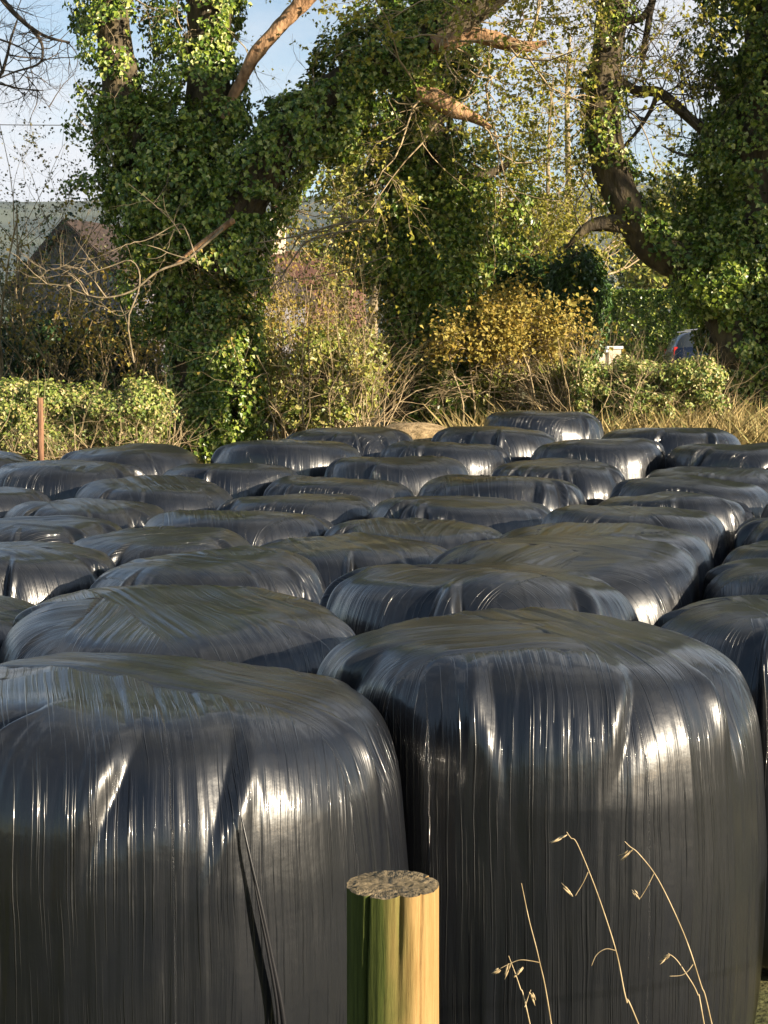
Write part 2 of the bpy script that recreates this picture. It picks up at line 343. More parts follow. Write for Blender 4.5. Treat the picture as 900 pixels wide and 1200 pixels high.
def gnoise1(th, seed, k, zz=None, kz=3):
    """periodic stretched noise: th in radians, k cells round, kz cells in height"""
    r = np.random.RandomState(seed); G = r.rand(kz+2, k)
    u = (th/(2*PI)) % 1*k; i = np.floor(u).astype(int); f = u-i; f = f*f*(3-2*f)
    if zz is None: zz = np.zeros_like(th)
    w = np.clip(zz, 0, .999)*kz; j = np.floor(w).astype(int); g = w-j
    a = G[j, i % k]*(1-f)+G[j, (i+1) % k]*f; b = G[j+1, i % k]*(1-f)+G[j+1, (i+1) % k]*f
    return a*(1-g)+b*g-.5
def make_bale(key, idx):
    X, Y, R, z0 = BALES[key]
    r = np.random.RandomState(100+idx)
    if Y < 5.9: NT, NS = 1100, 230
    elif Y < 9.5: NT, NS = 420, 130
    else: NT, NS = 260, 90
    gz = float(zprof(Y)); Hs = (1.2+(z0-gz))/1.2
    pr = spline(PROF, 600); L = np.concatenate([[0], np.cumsum(np.hypot(*np.diff(pr, axis=0).T))]); Lt = L[-1]
    s = np.linspace(0.012, Lt, NS); rr = np.interp(s, L, pr[:,0]); zz = np.interp(s, L, pr[:,1])
    dr = np.gradient(rr, s); dz = np.gradient(zz, s); nl = np.hypot(dr, dz); nr, nz = -dz/nl, dr/nl
    th = np.linspace(0, 2*PI, NT, endpoint=False)
    S, T = np.meshgrid(s, th, indexing='ij'); RR = rr[:,None]+0*T; Z = zz[:,None]+0*T
    ssh = .60                                            # arc length at the shoulder
    d = np.zeros_like(T)
    # overall out-of-round and leaning top
    d += .042*gnoise1(T, 11+idx, 5)*np.clip(S/.5, 0, 1) + .016*gnoise1(T, 31+idx, 9, S/Lt, 4)*np.clip(S/.4, 0, 1)
    Z2 = .034*gnoise1(T, 21+idx, 4)*np.clip(S/.3, 0, 1)*np.clip((1.2-S)/.6, 0, 1)
    # shoulder dents where the bands of film fold over the edge
    K = r.randint(6, 10); base = np.sort(r.rand(K))*2*PI + r.rand()
    if key == 'n1': base = np.array([-PI/2+.02, -PI/2+.42, -PI/2-.62, -PI/2+1.2, .6, 1.9, 3.3]); K = 7
    if key == 'n2': base = np.array([-PI/2+.36, -PI/2-.28, -PI/2+.95, -PI/2-1.1, .8, 2.0, 3.0]); K = 7
    for kk in range(K):
        A = .018+.034*r.rand(); w0 = .07+.10*r.rand(); sl_ = (r.rand()-.5)*1.2
        if key in ('n1', 'n2') and kk < 2: A, w0 = .021, .15
        x = (T - base[kk] - sl_*(S-ssh) + PI) % (2*PI) - PI
        wl = w0*(1.25-.9*np.clip(S-.45, 0, 1))
        sgn = 1 if r.rand() > .5 else -1
        xx = x*sgn
        g = np.where(xx > 0, np.exp(-xx/wl*1.1), np.exp(-(xx/(wl*.28))**2))
        win = np.exp(-((S-ssh-.02)/.13)**2) + .35*np.exp(-np.clip(S-ssh, 0, 9)/.25)*np.clip((S-ssh+.12)/.16, 0, 1)
        d -= A*g*win
        d += A*.35*np.exp(-((xx+wl*.55)/(wl*.35))**2)*win
    # pleats running over the shoulder and down the side
    mod = .35+1.0*np.clip(gnoise1(T, 61+idx, 14, S/Lt, 3)+.5, 0, 1)
    sidew = np.clip((S-.42)/.2, 0, 1)
    d += sidew*mod*(.0042*gnoise1(T+.02*S, 41+idx, 110, S/Lt, 4) + .0075*gnoise1(T-.03*S, 44+idx, 42, S/Lt, 4))
    if NT > 600: d += sidew*mod*.0028*gnoise1(T, 47+idx, 260, S/Lt, 5)
    # film bands over the top
    U = RR*np.cos(T); Vv = RR*np.sin(T); across = T*.65; along = S.copy()
    topm = S < .50+.22*gnoise1(T, 51+idx, 7)
    nb = 6
    for b_ in range(nb):
        a = r.rand()*PI; o_ = (r.rand()-.5)*.5; w_ = .2+.16*r.rand()
        u = U*math.cos(a)+Vv*math.sin(a)-o_; vv = -U*math.sin(a)+Vv*math.cos(a)
        if not b_: continue
        mk = np.abs(u) < w_*(1+.15*gnoise1(T, 51+idx+b_*13, 9))
        vv = np.sign(vv)*np.sqrt(np.clip(S*S-u*u, 0, None))
        across = np.where(mk, u+10*b_, across); along = np.where(mk, vv, along)
    q = np.stack([across.ravel()*60, along.ravel()*1.6, 0*across.ravel()], 1)
    tw = np.clip((.53-S)/.12, 0, 1)
    d += tw*.0045*(vnoise(q, idx)-.5).reshape(T.shape) + tw*.010*(vnoise(q*np.array([.3,.8,1]), idx+3)-.5).reshape(T.shape)
    d += tw*.022*(vnoise(np.stack([U.ravel()*5, Vv.ravel()*5, 0*U.ravel()], 1), idx+7)-.5).reshape(T.shape)*np.clip(S/.1, 0, 1)
    k_ = R/.65
    rad = (RR + d*nr[:,None])*k_; zf = (Z + d*nz[:,None] + Z2)*Hs; tx, ty = (r.rand(2)-.5)*(.09 if Y > 4.6 else .02); zf = zf + np.clip(zf, 0, 1)*(tx*rad*np.cos(T)+ty*rad*np.sin(T)); rad = rad*(1+(.02 if Y > 4.6 else 0)*np.cos(2*T+r.rand()*6))
    x = rad*np.cos(T); y = rad*np.sin(T)
    # flatten where it is pressed against a neighbour
    for o2, (X2, Y2, R2, _) in BALES.items():
        if o2 == key: continue
        dx, dy = X2-X, Y2-Y; dd = math.hypot(dx, dy)
        if dd > R+R2+.06: continue
        ux, uy = dx/dd, dy/dd; lim = (dd*dd+R*R-R2*R2)/(2*dd)-.006
        pj = x*ux+y*uy; over = np.clip(pj-(lim-.03), 0, None); new = over-(over-.03*(1-np.exp(-over/.03)))
        x -= (over-new)*ux; y -= (over-new)*uy
    V = np.stack([x.ravel(), y.ravel(), zf.ravel()], 1)
    V = np.vstack([V, [[0, 0, zf[0].mean()], [0, 0, 0]]]); nv = len(V)
    i = np.arange(NS-1)[:,None]*NT; j = np.arange(NT)[None]; j2 = (j+1) % NT
    F = np.stack([i+j, i+NT+j, i+NT+j2, i+j2], -1).reshape(-1, 4)
    jj = np.arange(0, NT, 2)
    capT = np.stack([np.full(len(jj), nv-2), jj, jj+1, (jj+2) % NT], -1); b0 = (NS-1)*NT
    capB = np.stack([np.full(len(jj), nv-1), b0+(jj+2) % NT, b0+jj+1, b0+jj], -1)
    o = mesh_obj('wrapped_bale', V, np.vstack([F, capT, capB]), M['film'])
    o.location = (X, Y, gz-.015)
    st = np.vstack([np.stack([across.ravel(), along.ravel(), np.full(T.size, idx*3.7)], 1), [[0,0,0],[0,0,0]]]).astype(np.float32)
    at = o.data.attributes.new('streak', 'FLOAT_VECTOR', 'POINT'); at.data.foreach_set('vector', st.ravel())
    tp = np.concatenate([np.clip((.66-S)/.22, 0, 1).ravel(), [1, 0]]).astype(np.float32)
    at = o.data.attributes.new('topness', 'FLOAT', 'POINT'); at.data.foreach_set('value', tp)
    o.matrix_basis.translation = o.location
    return o
LB = dict(n1='nearest bale on the left, glossy, with a loose dark film edge running down its side',
          n2='nearest bale on the right, glossy and streaked, standing behind the dry grass stalks')
_ord = ['first', 'second', 'third', 'fourth', 'fifth', 'sixth', 'seventh', 'eighth', 'ninth', 'tenth', 'eleventh']
_rows = [['n1', 'n2'], ['aq', 'ap', 'n3', 'n5', 'n6'], ['ag', 'n4', 'ac', 'am'], ['ae', 'af', 'ad', 'al'], ['h', 'i', 'ai', 'aa', 'ak'],
         ['g', 'j', 'ab', 'z', 'ao'], ['f', 'e', 'k', 'x', 'y'], ['c', 'd', 'n', 'u', 'w', 'bb'], ['a', 'b', 'l', 'o', 's', 'v'], ['m', 'q', 't']]
for _i, _r in enumerate(_rows[1:], 1):
    _r = sorted(_r, key=lambda q: BALES[q][0])
    for _j, _q in enumerate(_r):
        _end = ', leftmost there' if _j == 0 else (', rightmost there' if _j == len(_r)-1 else '')
        LB[_q] = 'black bale in the %s row from the front, %s from the left%s' % (_ord[_i], _ord[_j], _end)
LB['r'] = 'black bale farthest back on the right, alone in the last row, by the grassy bank'

BO = {}
for idx, key in enumerate(BALES):
    BO[key] = tag(make_bale(key, idx), LB.get(key, 'black wrapped bale %s' % key), 'bale', 'black film wrapped bales standing on end in the field')

# loose film edges lying on the two front bales
def film_strip(key, px, w, name='film_edge'):
    X, Y, R, z0 = BALES[key]; pts = []
    for a, b in px:
        u = (a-450)/FPX; best = None
        for it in range(400):                             # march the sight line onto the bale's side
            D = Y-R-.02+it*.003; q = P(a, b, D); h = (q[2]-(zprof(Y)-.015))
            rr = np.interp(-h, [-z for _, z in PROF][1:], [r_ for r_, _ in PROF][1:])*R/.65 if h < 1.2 else 0
            if math.hypot(q[0]-X, q[1]-Y) < rr+.021: best = q; break
        if best is not None: pts.append(best)
    g = Geo(); tube(g, spline(pts, 40), np.concatenate([np.linspace(w*.3, w, 20), np.linspace(w, w*1.1, 20)]), 6)
    return g.build(name, M['film_edge'], BO[key])
film_strip('n1', [(283,958),(292,1000),(306,1062),(318,1120),(330,1180),(336,1230)], .006)
film_strip('n1', [(290,985),(300,1045),(313,1110),(325,1180),(327,1230)], .0035)

# the old bale at the back whose top has split and is covered in dead grass and soil
X, Y, R = .35, 17.6, .60
gb = Geo(); nT, nS = 160, 60
prm = [(0,1.0),(.2,.99),(.38,.93),(.5,.85),(.585,.7),(.62,.5),(.62,.2),(.55,0)]
pr = spline(prm, nS); th = np.linspace(0, 2*PI, nT, endpoint=False)
T, S = np.meshgrid(th, np.arange(nS)/nS)
rad = pr[:,0][:,None]*(1+.10*gnoise1(T, 5, 7)+.03*gnoise1(T, 6, 40, S, 4)); zz = pr[:,1][:,None]*(1+.05*gnoise1(T, 8, 5)*S)
def rings(rad, zz, a, b, mat, name, parent, lift=0):
    V = np.stack([(rad[a:b]+lift)*np.cos(T[a:b]), (rad[a:b]+lift)*np.sin(T[a:b]), zz[a:b]+lift], -1).reshape(-1, 3)
    n = b-a; i = np.arange(n-1)[:,None]*nT; j = np.arange(nT)[None]; j2 = (j+1) % nT
    o = mesh_obj(name, V, np.stack([i+j, i+nT+j, i+nT+j2, i+j2], -1).reshape(-1, 4), mat)
    o.location = parent.location if parent is not None else (0,0,0)
    if parent is not None: o.parent = parent; o.location = (0,0,0)
    return o
old = empty('split_bale', (X, Y, float(zprof(17.2))-.02), 'low slumped bale with a tan straw covered top at the back, under the middle tree', 'bale')
oo = rings(rad, zz, 0, nS, M['film'], 'torn_film', old)
at = oo.data.attributes.new('streak', 'FLOAT_VECTOR', 'POINT')
at.data.foreach_set('vector', np.stack([T.ravel()*.6, S.ravel(), 0*S.ravel()], 1).astype(np.float32).ravel())
M['straw_top'] = noise_mat('old_straw', (.16,.11,.05), (.42,.30,.16), scale=12, rough=.95, bump=.9, bscale=50, dist=.02)
cov = .03+.03*gnoise1(T, 77, 14)
V = rings(rad*(1.02), zz+.035, 0, 33, M['straw_top'], 'straw_cover', old)

# ------------------------------------------------------------------ fence: posts and barbed wire
def post_mat():
    m, t, b = new_mat('fence_post_wood')
    tc = N(t, 'ShaderNodeTexCoord'); sp = N(t, 'ShaderNodeSeparateXYZ'); t.links.new(tc.outputs['Object'], sp.inputs[0])
    mp = N(t, 'ShaderNodeMapping'); mp.inputs['Scale'].default_value = (1,1,.05); t.links.new(tc.outputs['Object'], mp.inputs[0])
    n = N(t, 'ShaderNodeTexNoise', Scale=150, Detail=8, Roughness=.75); t.links.new(mp.outputs[0], n.inputs[0])
    r = N(t, 'ShaderNodeValToRGB'); e = r.color_ramp.elements
    e[0].position = .25; e[0].color = (.19,.105,.035,1); e[1].position = .75; e[1].color = (.35,.235,.10,1)
    t.links.new(n.outputs[0], r.inputs[0])
    # green algae on the left flank of the post
    n2 = N(t, 'ShaderNodeTexNoise', Scale=16, Detail=6); mp2 = N(t, 'ShaderNodeMapping'); mp2.inputs['Scale'].default_value = (1,1,.25)
    t.links.new(tc.outputs['Object'], mp2.inputs[0]); t.links.new(mp2.outputs[0], n2.inputs[0])
    a = N(t, 'ShaderNodeMath', operation='MULTIPLY_ADD'); a.inputs[1].default_value = .075; a.inputs[2].default_value = -.030
    t.links.new(n2.outputs[0], a.inputs[0])
    s = N(t, 'ShaderNodeMath', operation='SUBTRACT'); t.links.new(a.outputs[0], s.inputs[0]); t.links.new(sp.outputs['X'], s.inputs[1])
    mr = N(t, 'ShaderNodeMapRange'); mr.inputs[1].default_value = -.014; mr.inputs[2].default_value = .018; t.links.new(s.outputs[0], mr.inputs[0])
    gcol = N(t, 'ShaderNodeValToRGB'); e = gcol.color_ramp.elements; e[0].color = (.028,.038,.010,1); e[1].color = (.07,.085,.02,1); e[0].position = .35; e[1].position = .65
    t.links.new(n.outputs[0], gcol.inputs[0])
    mx = N(t, 'ShaderNodeMixRGB'); t.links.new(mr.outputs[0], mx.inputs[0]); t.links.new(r.outputs[0], mx.inputs[1]); t.links.new(gcol.outputs[0], mx.inputs[2])
    t.links.new(mx.outputs[0], b.inputs['Base Color']); b.inputs['Roughness'].default_value = .95; b.inputs['Specular IOR Level'].default_value = .1
    bp = N(t, 'ShaderNodeBump', Strength=.9, Distance=.003); t.links.new(n.outputs[0], bp.inputs['Height']); t.links.new(bp.outputs[0], b.inputs['Normal'])
    return m
M['post'] = post_mat()
M['post_end'] = noise_mat('post_end_grain', (.07,.055,.03), (.19,.145,.085), scale=110, rough=.9, bump=.6, bscale=300, dist=.0015, pos=(.35,.7))
M['post_old'] = noise_mat('old_post_wood', (.12,.06,.035), (.26,.14,.08), scale=14, rough=.9, bump=.6, stretch=(1,1,.2))
M['wire'], _t, _b = new_mat('galvanised_wire'); _b.inputs['Base Color'].default_value = (.55,.5,.44,1); _b.inputs['Metallic'].default_value = .6; _b.inputs['Roughness'].default_value = .5
def fence_post(top, r0, label, lean=.0, group='round wooden fence posts', split=None, seed=0, hgt=None, wood='post'):
    top = np.asarray(top, float); gz_ = float(ground_z(top[0], top[1]))-.05; h = top[2]-gz_ if hgt is None else hgt
    root = empty('fence_post', (top[0]-lean*h*0, top[1], gz_), label, 'fence post', group)
    nT, nS = 220, 150
    th = np.linspace(0, 2*PI, nT, endpoint=False); z = h*(1-np.linspace(0, 1, nS)**1.3)
    T, Z = np.meshgrid(th, z); top_d = (h-Z)
    R = r0*(1+.05*np.clip(top_d, 0, 1.5)) * np.ones_like(T)
    R = R + .0025*gnoise1(T, 3+seed, 9, Z/h, 3) + .0016*gnoise1(T, 4+seed, 60, Z/h, 4)
    # drying cracks; angle -90 deg faces the camera
    for ang, wd, dp, ln in ((-PI/2-.62, .03, .012, 3), (-PI/2+.12, .075, .006, .13), (-PI/2+.62, .02, .004, .4), (.6, .04, .01, 2), (2.2, .03, .01, 2)):
        a0 = ang+.10*(vnoise(np.stack([top_d.ravel()*9, 0*top_d.ravel(), 0*top_d.ravel()+ang], 1), 7)-.5).reshape(T.shape)
        x = (T-a0+PI) % (2*PI)-PI
        R -= dp*np.exp(-(x/wd)**2)*np.clip(1.2-top_d/ln, 0, 1)
    # a strip that has flaked away, proud on its left edge
    x = (T+PI/2+.0+.25*top_d+PI) % (2*PI)-PI
    R -= .0035*np.clip(1-np.abs(x-.12)/.2, 0, 1)**.5*np.clip(1.3-top_d/.5, 0, 1)
    ztop = h + .0022*gnoise1(th, 9+seed, 14) + .0012*gnoise1(th, 8+seed, 60)
    Z[0] = ztop; Z[1] = ztop-.002
    ln_ = lean*(Z)
    V = np.stack([R*np.cos(T)+ln_, R*np.sin(T), Z], -1).reshape(-1, 3)
    i = np.arange(nS-1)[:,None]*nT; j = np.arange(nT)[None]; j2 = (j+1) % nT
    o = mesh_obj('shaft', V, np.stack([i+j, i+nT+j, i+nT+j2, i+j2], -1).reshape(-1, 4), M[wood]); o.parent = root
    # sawn end with rough grain
    ks = 26; rr = np.linspace(1, 0.02, ks)[:,None]; 
    Ve = np.stack([R[0][None]*rr*np.cos(th)[None]+lean*h, R[0][None]*rr*np.sin(th)[None], (ztop[None]-h)*rr**9+h+.0*rr], -1)
    rng = np.random.RandomState(seed); nz_ = (rng.rand(ks, nT)-.5)*.0010*np.clip(rr*1.2, 0, 1)+.0030*(vnoise((Ve*160).reshape(-1,3), 2)-.5).reshape(ks, nT); nz_[0] = 0; Ve[...,2] += nz_
    i = np.arange(ks-1)[:,None]*nT
    Fe = np.stack([i+j, i+j2, i+nT+j2, i+nT+j], -1).reshape(-1, 4)[:, ::-1]
    o = mesh_obj('sawn_top', Ve.reshape(-1, 3), Fe, M['post_end' if wood == 'post' else wood], smooth=False); o.parent = root
    return root
PT = P(461, 1036, 1.8); h0 = PT[2]-(float(ground_z(PT[0], PT[1]))-.05)
fence_post(PT, .0565, 'round timber fence post, green on its left side, in front of the two nearest bales', lean=0.0)
P2 = np.array((3.35, 2.72, 1.26)); fence_post(P2, .055, 'round timber fence post standing just right of the picture, its shadow on the front bale', seed=5)
P0 = np.array((-3.2, 1.0, 1.42)); fence_post(P0, .055, 'round timber fence post standing left of the picture, at the end of the wire', seed=9)
def wire(z, label, barbed=True, name='barbed_wire'):
    g = Geo(); A = [(P0[0], P0[1]-.0), (PT[0]-.0, PT[1]-.062), (P2[0], P2[1]-.062)]
    pts = []
    for (a, b) in zip(A[:-1], A[1:]):
        t = np.linspace(0, 1, 60, endpoint=False)
        pts.append(np.stack([a[0]+(b[0]-a[0])*t, a[1]+(b[1]-a[1])*t, z+(-.04*4*t*(1-t))], 1))
    pts = np.vstack(pts)
    pts = spline(pts, 900)
    ph = np.arange(900)*.9
    for s in (0, PI):
        q = pts.copy(); q[:,1] += .0017*np.cos(ph+s); q[:,2] += .0017*np.sin(ph+s); tube(g, q, .0013, 5)
    if barbed:
        rng = np.random.RandomState(3)
        for i in range(8, 895, 13):
            c = pts[i]
            for k in range(2):
                d = rng.normal(size=3); d[0] *= .4; d /= np.linalg.norm(d); tube(g, [c-d*.013, c, c+d*.013], [.0004,.0012,.0004], 4)
    return tag(g.build(name, M['wire']), label, 'wire', 'strands of wire along the fence')
WZ = P(900,1191,2.03)[2]
wire(WZ+.03, 'pale strand of barbed wire crossing the lower right corner, top strand of the fence')
wire(.85, 'middle strand of barbed wire along the fence, below the picture')

# ------------------------------------------------------------------ dry grass stalks by the fence
def stalk(main, sides, heads, label, D, w=.0011):
    root = empty('grass_stalk', PP([main[-1]], D)[0], label, 'grass stalk', 'dry grass stalks standing by the fence')
    pts = PP(main, D); sl2 = (pts[-1]-pts[-2])/max(.02, pts[-2][2]-pts[-1][2]); zz_ = pts[-1][2]; pts = np.vstack([pts, [[pts[-1][0]+sl2[0]*zz_*.35, D, zz_*.55], [pts[-1][0]+sl2[0]*zz_*.45, D, -.03]]])
    root.location = tuple(map(float, pts[-1])); root.matrix_basis.translation = root.location
    g = Geo(); tube(g, spline(pts, 60), np.linspace(w*.55, w*1.3, 60), 6); o = g.build('stem', M['stalk'], root)
    for s in sides:
        g = Geo(); tube(g, spline(PP(s, D-.01), 20), np.linspace(w*.8, w*.5, 20), 5); g.build('side_shoot', M['stalk'], root)
    for (x, y, L, a) in heads:
        g = Geo(); rng = np.random.RandomState(int(x))
        for k in range(7):
            c = P(x, y, D-.01); aa = a+rng.normal()*.10; l_ = L*(.5+.5*rng.rand()); d = np.array((math.cos(aa), rng.normal()*.3, -math.sin(aa)))*l_
            c = c + rng.normal(size=3)*.0012 + np.array((math.cos(a), 0, -math.sin(a)))*L*.8*rng.rand()
            tube(g, [c, c+d*.4, c+d], [.0005, .0015, .0003], 5)
        g.build('seed_head', M['stalk'], root)
stalk([(611,1035),(620,1078),(632,1126),(646,1200)], [[(632,1128),(622,1126),(609,1125),(596,1130),(586,1135)]], [(590,1134,.012,2.6)], 'straight dry grass stalk with one arched side shoot, left of the taller ones', 2.3)
stalk([(596,1120),(609,1156),(621,1200)], [[(615,1180),(619,1168),(622,1160)]], [(598,1128,.018,1.9),(603,1146,.014,-1.0),(622,1162,.014,1.3)], 'shortest dry grass stalk with small seed heads, nearest the fence post', 2.25)
stalk([(664,975),(669,982),(677,990),(700,1047),(722,1115),(734,1172),(748,1200)], [[(689,1022),(683,1035),(674,1050)],[(722,1114),(710,1112),(699,1119),(693,1132)]], [(666,978,.02,2.7),(672,1052,.018,-2.2)], 'tallest dry grass stalk leaning left in front of the right bale', 2.3)
stalk([(732,986),(738,992),(749,1001),(772,1032),(802,1096),(821,1153),(834,1200)], [[(766,1024),(758,1040),(750,1053)]], [(742,994,.02,2.4),(749,1054,.012,-2.2)], 'long curving dry grass stalk with a drooping pointed tip, right of the tallest one', 2.35)
stalk([(783,1117),(792,1124),(802,1138),(817,1164),(825,1200)], [[(812,1130),(806,1138),(798,1143),(784,1144)]], [(786,1119,.014,2.5)], 'short hooked dry grass stalk with a curled shoot, crossing the curving stalk', 2.32)
g = Geo(); rng = np.random.RandomState(4)
gr_n = 26000; gx_ = rng.uniform(-4.5, 4.5, gr_n); gy_ = rng.uniform(-1.5, 3.1, gr_n)
keep = (vnoise(np.stack([gx_*2, gy_*2, 0*gx_], 1), 5) > .35); gx_, gy_ = gx_[keep], gy_[keep]; n_ = len(gx_)
hh = .06+.22*rng.rand(n_)**2; gz_ = ground_z(gx_, gy_)-.04
ln = rng.normal(size=(n_, 2))*.5; wv = rng.normal(size=(n_, 2)); wv /= np.linalg.norm(wv, axis=1)[:,None]; wv *= .004
B0 = np.stack([gx_, gy_, gz_], 1); V = np.empty((n_, 4, 3)); W3 = np.hstack([wv, np.zeros((n_,1))]); L3 = np.hstack([ln*hh[:,None], hh[:,None]])
V[:,0] = B0-W3; V[:,1] = B0+W3; V[:,2] = B0+L3*.6+W3*.7+np.array([0,0,.02]); V[:,3] = B0+L3
tag(mesh_obj('grass', V.reshape(-1,3), np.arange(4*n_).reshape(n_,4), M['grass'], smooth=False), 'rough grass along the foot of the near fence', 'grass', kind='stuff')

# ------------------------------------------------------------------ old fence at the back left
for (x, y, D, lab) in ((47, 466, 18.7, 'short reddish old fence post in the left hedge, at the far side of the bales'),):
    fence_post(P(x, y, D), .036, lab, group='old fence posts', seed=21, wood='post_old')

# ------------------------------------------------------------------ trees
def limb(root, pts, rad, mat='bark', sides=20, bark=.22, name='limb', seed=0, n=60):
    g = Geo(); q = spline(np.hstack([pts, np.reshape(rad, (-1,1))]), n); tube(g, q[:,:3], q[:,3], sides, bark, seed)
    return g.build(name, M[mat], root)
def twigs(root, specs, mat='twig', name='twigs', tips=None):
    """specs: (start, dir, length, radius, depth, seed, kids)"""
    g = Geo()
    for s in specs:
        grow(g, s[0], s[1], s[2], s[3], s[4], np.random.RandomState(s[5]), tips=tips, kids=s[6] if len(s) > 6 else 4)
    return g.build(name, M[mat], root)
def along(pts, k, seed=0):
    r = np.random.RandomState(seed); q = spline(pts, 100); return q[r.randint(5, 98, k)]
def leafy(tips, n, spread, seed):
    r = np.random.RandomState(seed); t = np.asarray(tips); i = r.randint(0, len(t), n)
    return t[i]+r.normal(size=(n,3))*spread, r.normal(size=(n,3))*.6+np.array([.2,-.3,.8])

# --- left: two ivy clad stems and a great limb arching to the right
D = 21.0
lt = empty('ivy_clad_tree', (*P(240,560,D)[:2], float(ground_z(P(240,560,D)[0], D))-.1), 'huge ivy covered tree on the left with two stems and a great arching limb', 'tree')
gl = float(ground_z(-2.5, D))-.2
A_ = PP([(238,575),(232,440),(212,330),(165,200),(138,80),(122,-60),(110,-260),(120,-520)], D)
B_ = PP([(248,575),(256,440),(250,300),(242,160),(244,40),(240,-120),(246,-300),(255,-560)], D+.2)
C_ = PP([(250,320),(288,232),(350,146),(420,92),(495,54),(560,4),(650,-70),(780,-150),(900,-230)], D-.2)
D_ = PP([(262,140),(276,108),(297,68),(333,25),(368,-12),(420,-70),(480,-150)], D-.4)
limb(lt, A_, [.40,.34,.30,.27,.24,.22,.19,.12], name='trunk', seed=1); limb(lt, B_, [.42,.38,.34,.30,.28,.26,.22,.12], name='trunk', seed=2)
limb(lt, C_, [.34,.31,.29,.27,.26,.24,.2,.16,.1], sides=28, seed=3, n=110)
limb(lt, D_, [.05,.07,.085,.10,.105,.09,.06], 'bark_red', seed=4, n=80, bark=.35)
limb(lt, PP([(205,310),(232,288),(252,274),(274,258)], D-1.0), [.02,.03,.04,.05], 'bark_red', seed=5, name='cut_branch')
sp = []
iv = [ivy_on(A_, [.38,.32,.3,.27,.25,.22,.2,.15], [.12,.18,.34,.42,.42,.44,.5,.6], 44000, 1, clump=.45),
      ivy_on(B_, [.4,.38,.34,.3,.28,.26,.22,.15], [.30,.38,.48,.5,.5,.5,.6,.7], 66000, 2, clump=.45),
      ivy_on(C_[:5], [.34,.33,.32,.31,.3], [.40,.40,.38,.36,.3], 27000, 3, clump=.44),
      ivy_on(C_[4:], [.25,.24,.2,.16,.1], [.3,.3,.4,.5,.6], 14000, 4, clump=.46, side=(-.3,0,1)),
      blob(P(205,215,D-.2), (1.05,.7,1.3), 17000, 5), blob(P(262,420,D-.3), (.62,.55,1.3), 15000, 6), blob(P(262,140,D-.5), (.35,.3,.3), 900, 14), blob(P(350,140,D), (.8,.5,.36), 4500, 7, clump=.5),
      blob(P(410,138,D), (.7,.5,.32), 3000, 8, clump=.52), blob(P(455,40,D), (.8,.6,.6), 5000, 9, clump=.5), blob(P(120,135,D), (.55,.4,.5), 1100, 10, clump=.5),
      blob(P(108,222,D), (.5,.4,.25), 700, 11, clump=.5), blob(P(245,505,D-.3), (.5,.4,.5), 2500, 12), blob(P(175,330,D-.2),(.5,.4,.9), 2500, 13, clump=.5)]
ip, inn = cat2(*iv)
leaf_mesh('ivy', ip, inn, .064, M['ivy'], lt, seed=1)
# upper crown that shades the stems
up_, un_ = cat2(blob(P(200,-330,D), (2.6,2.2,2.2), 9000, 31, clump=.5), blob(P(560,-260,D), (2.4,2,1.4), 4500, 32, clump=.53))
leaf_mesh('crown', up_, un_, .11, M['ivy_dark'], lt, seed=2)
hand = [([(34,332),(60,333),(80,334),(100,322),(130,312),(152,305),(163,318),(162,342),(150,376),(157,425)], .017),
        ([(80,334),(88,341),(120,349),(155,341),(185,318),(217,306),(236,290),(262,268)], .028),
        ([(46,330),(52,320),(58,316)], .008), ([(98,325),(80,312),(62,316)], .008), ([(115,352),(140,370),(162,355)], .01),
        ([(92,303),(112,302),(145,288),(175,280),(207,263),(218,270),(232,310)], .014), ([(150,215),(175,235),(200,258),(212,275)], .012),
        ([(300,285),(345,277),(400,262),(440,258)], .03), ([(290,330),(330,320),(362,282),(420,268)], .022), ([(287,340),(330,332),(400,318),(455,300)], .012)]
g = Geo()
for h_, r_ in hand:
    q = spline(PP(h_, D-1.2), 24); tube(g, q, np.linspace(r_*.25, r_*.75, 24), 6, cap=False)
    rng = np.random.RandomState(int(r_*1e4))
    for k in range(5):
        i = rng.randint(2, 22); v = q[i]-q[i-1]; v = -v/np.linalg.norm(v)+rng.normal(size=3)*.7; grow(g, q[i], v, .35+.4*rng.rand(), r_*.45, 1, rng, kids=3)
g.build('bare_twigs', M['twig_grey'], lt)
sp = [(q, rs.normal(size=3)+np.array([.2,-.5,-.1]), .8+.6*rs.rand(), .014, 2, int(rs.randint(9999)), 4) for q in np.vstack([along(B_[1:6], 12, 1), along(A_[2:6], 8, 2), along(C_[:5], 12, 3)])]
twigs(lt, sp, 'twig')
# twigs hanging on the great limb (spring growth)
tips = []
sp = [(q, rs.normal(size=3)+np.array([.2,-.2,-.2]), 1.1+.7*rs.rand(), .016, 2, int(rs.randint(9999)), 5) for q in along(C_[4:8], 16, 5)]
twigs(lt, sp, 'twig', 'hanging_twigs', tips)
p_, n_ = leafy(tips, 2200, .05, 3); leaf_mesh('spring_leaves', p_, n_, .05, M['spring'], lt, seed=3)

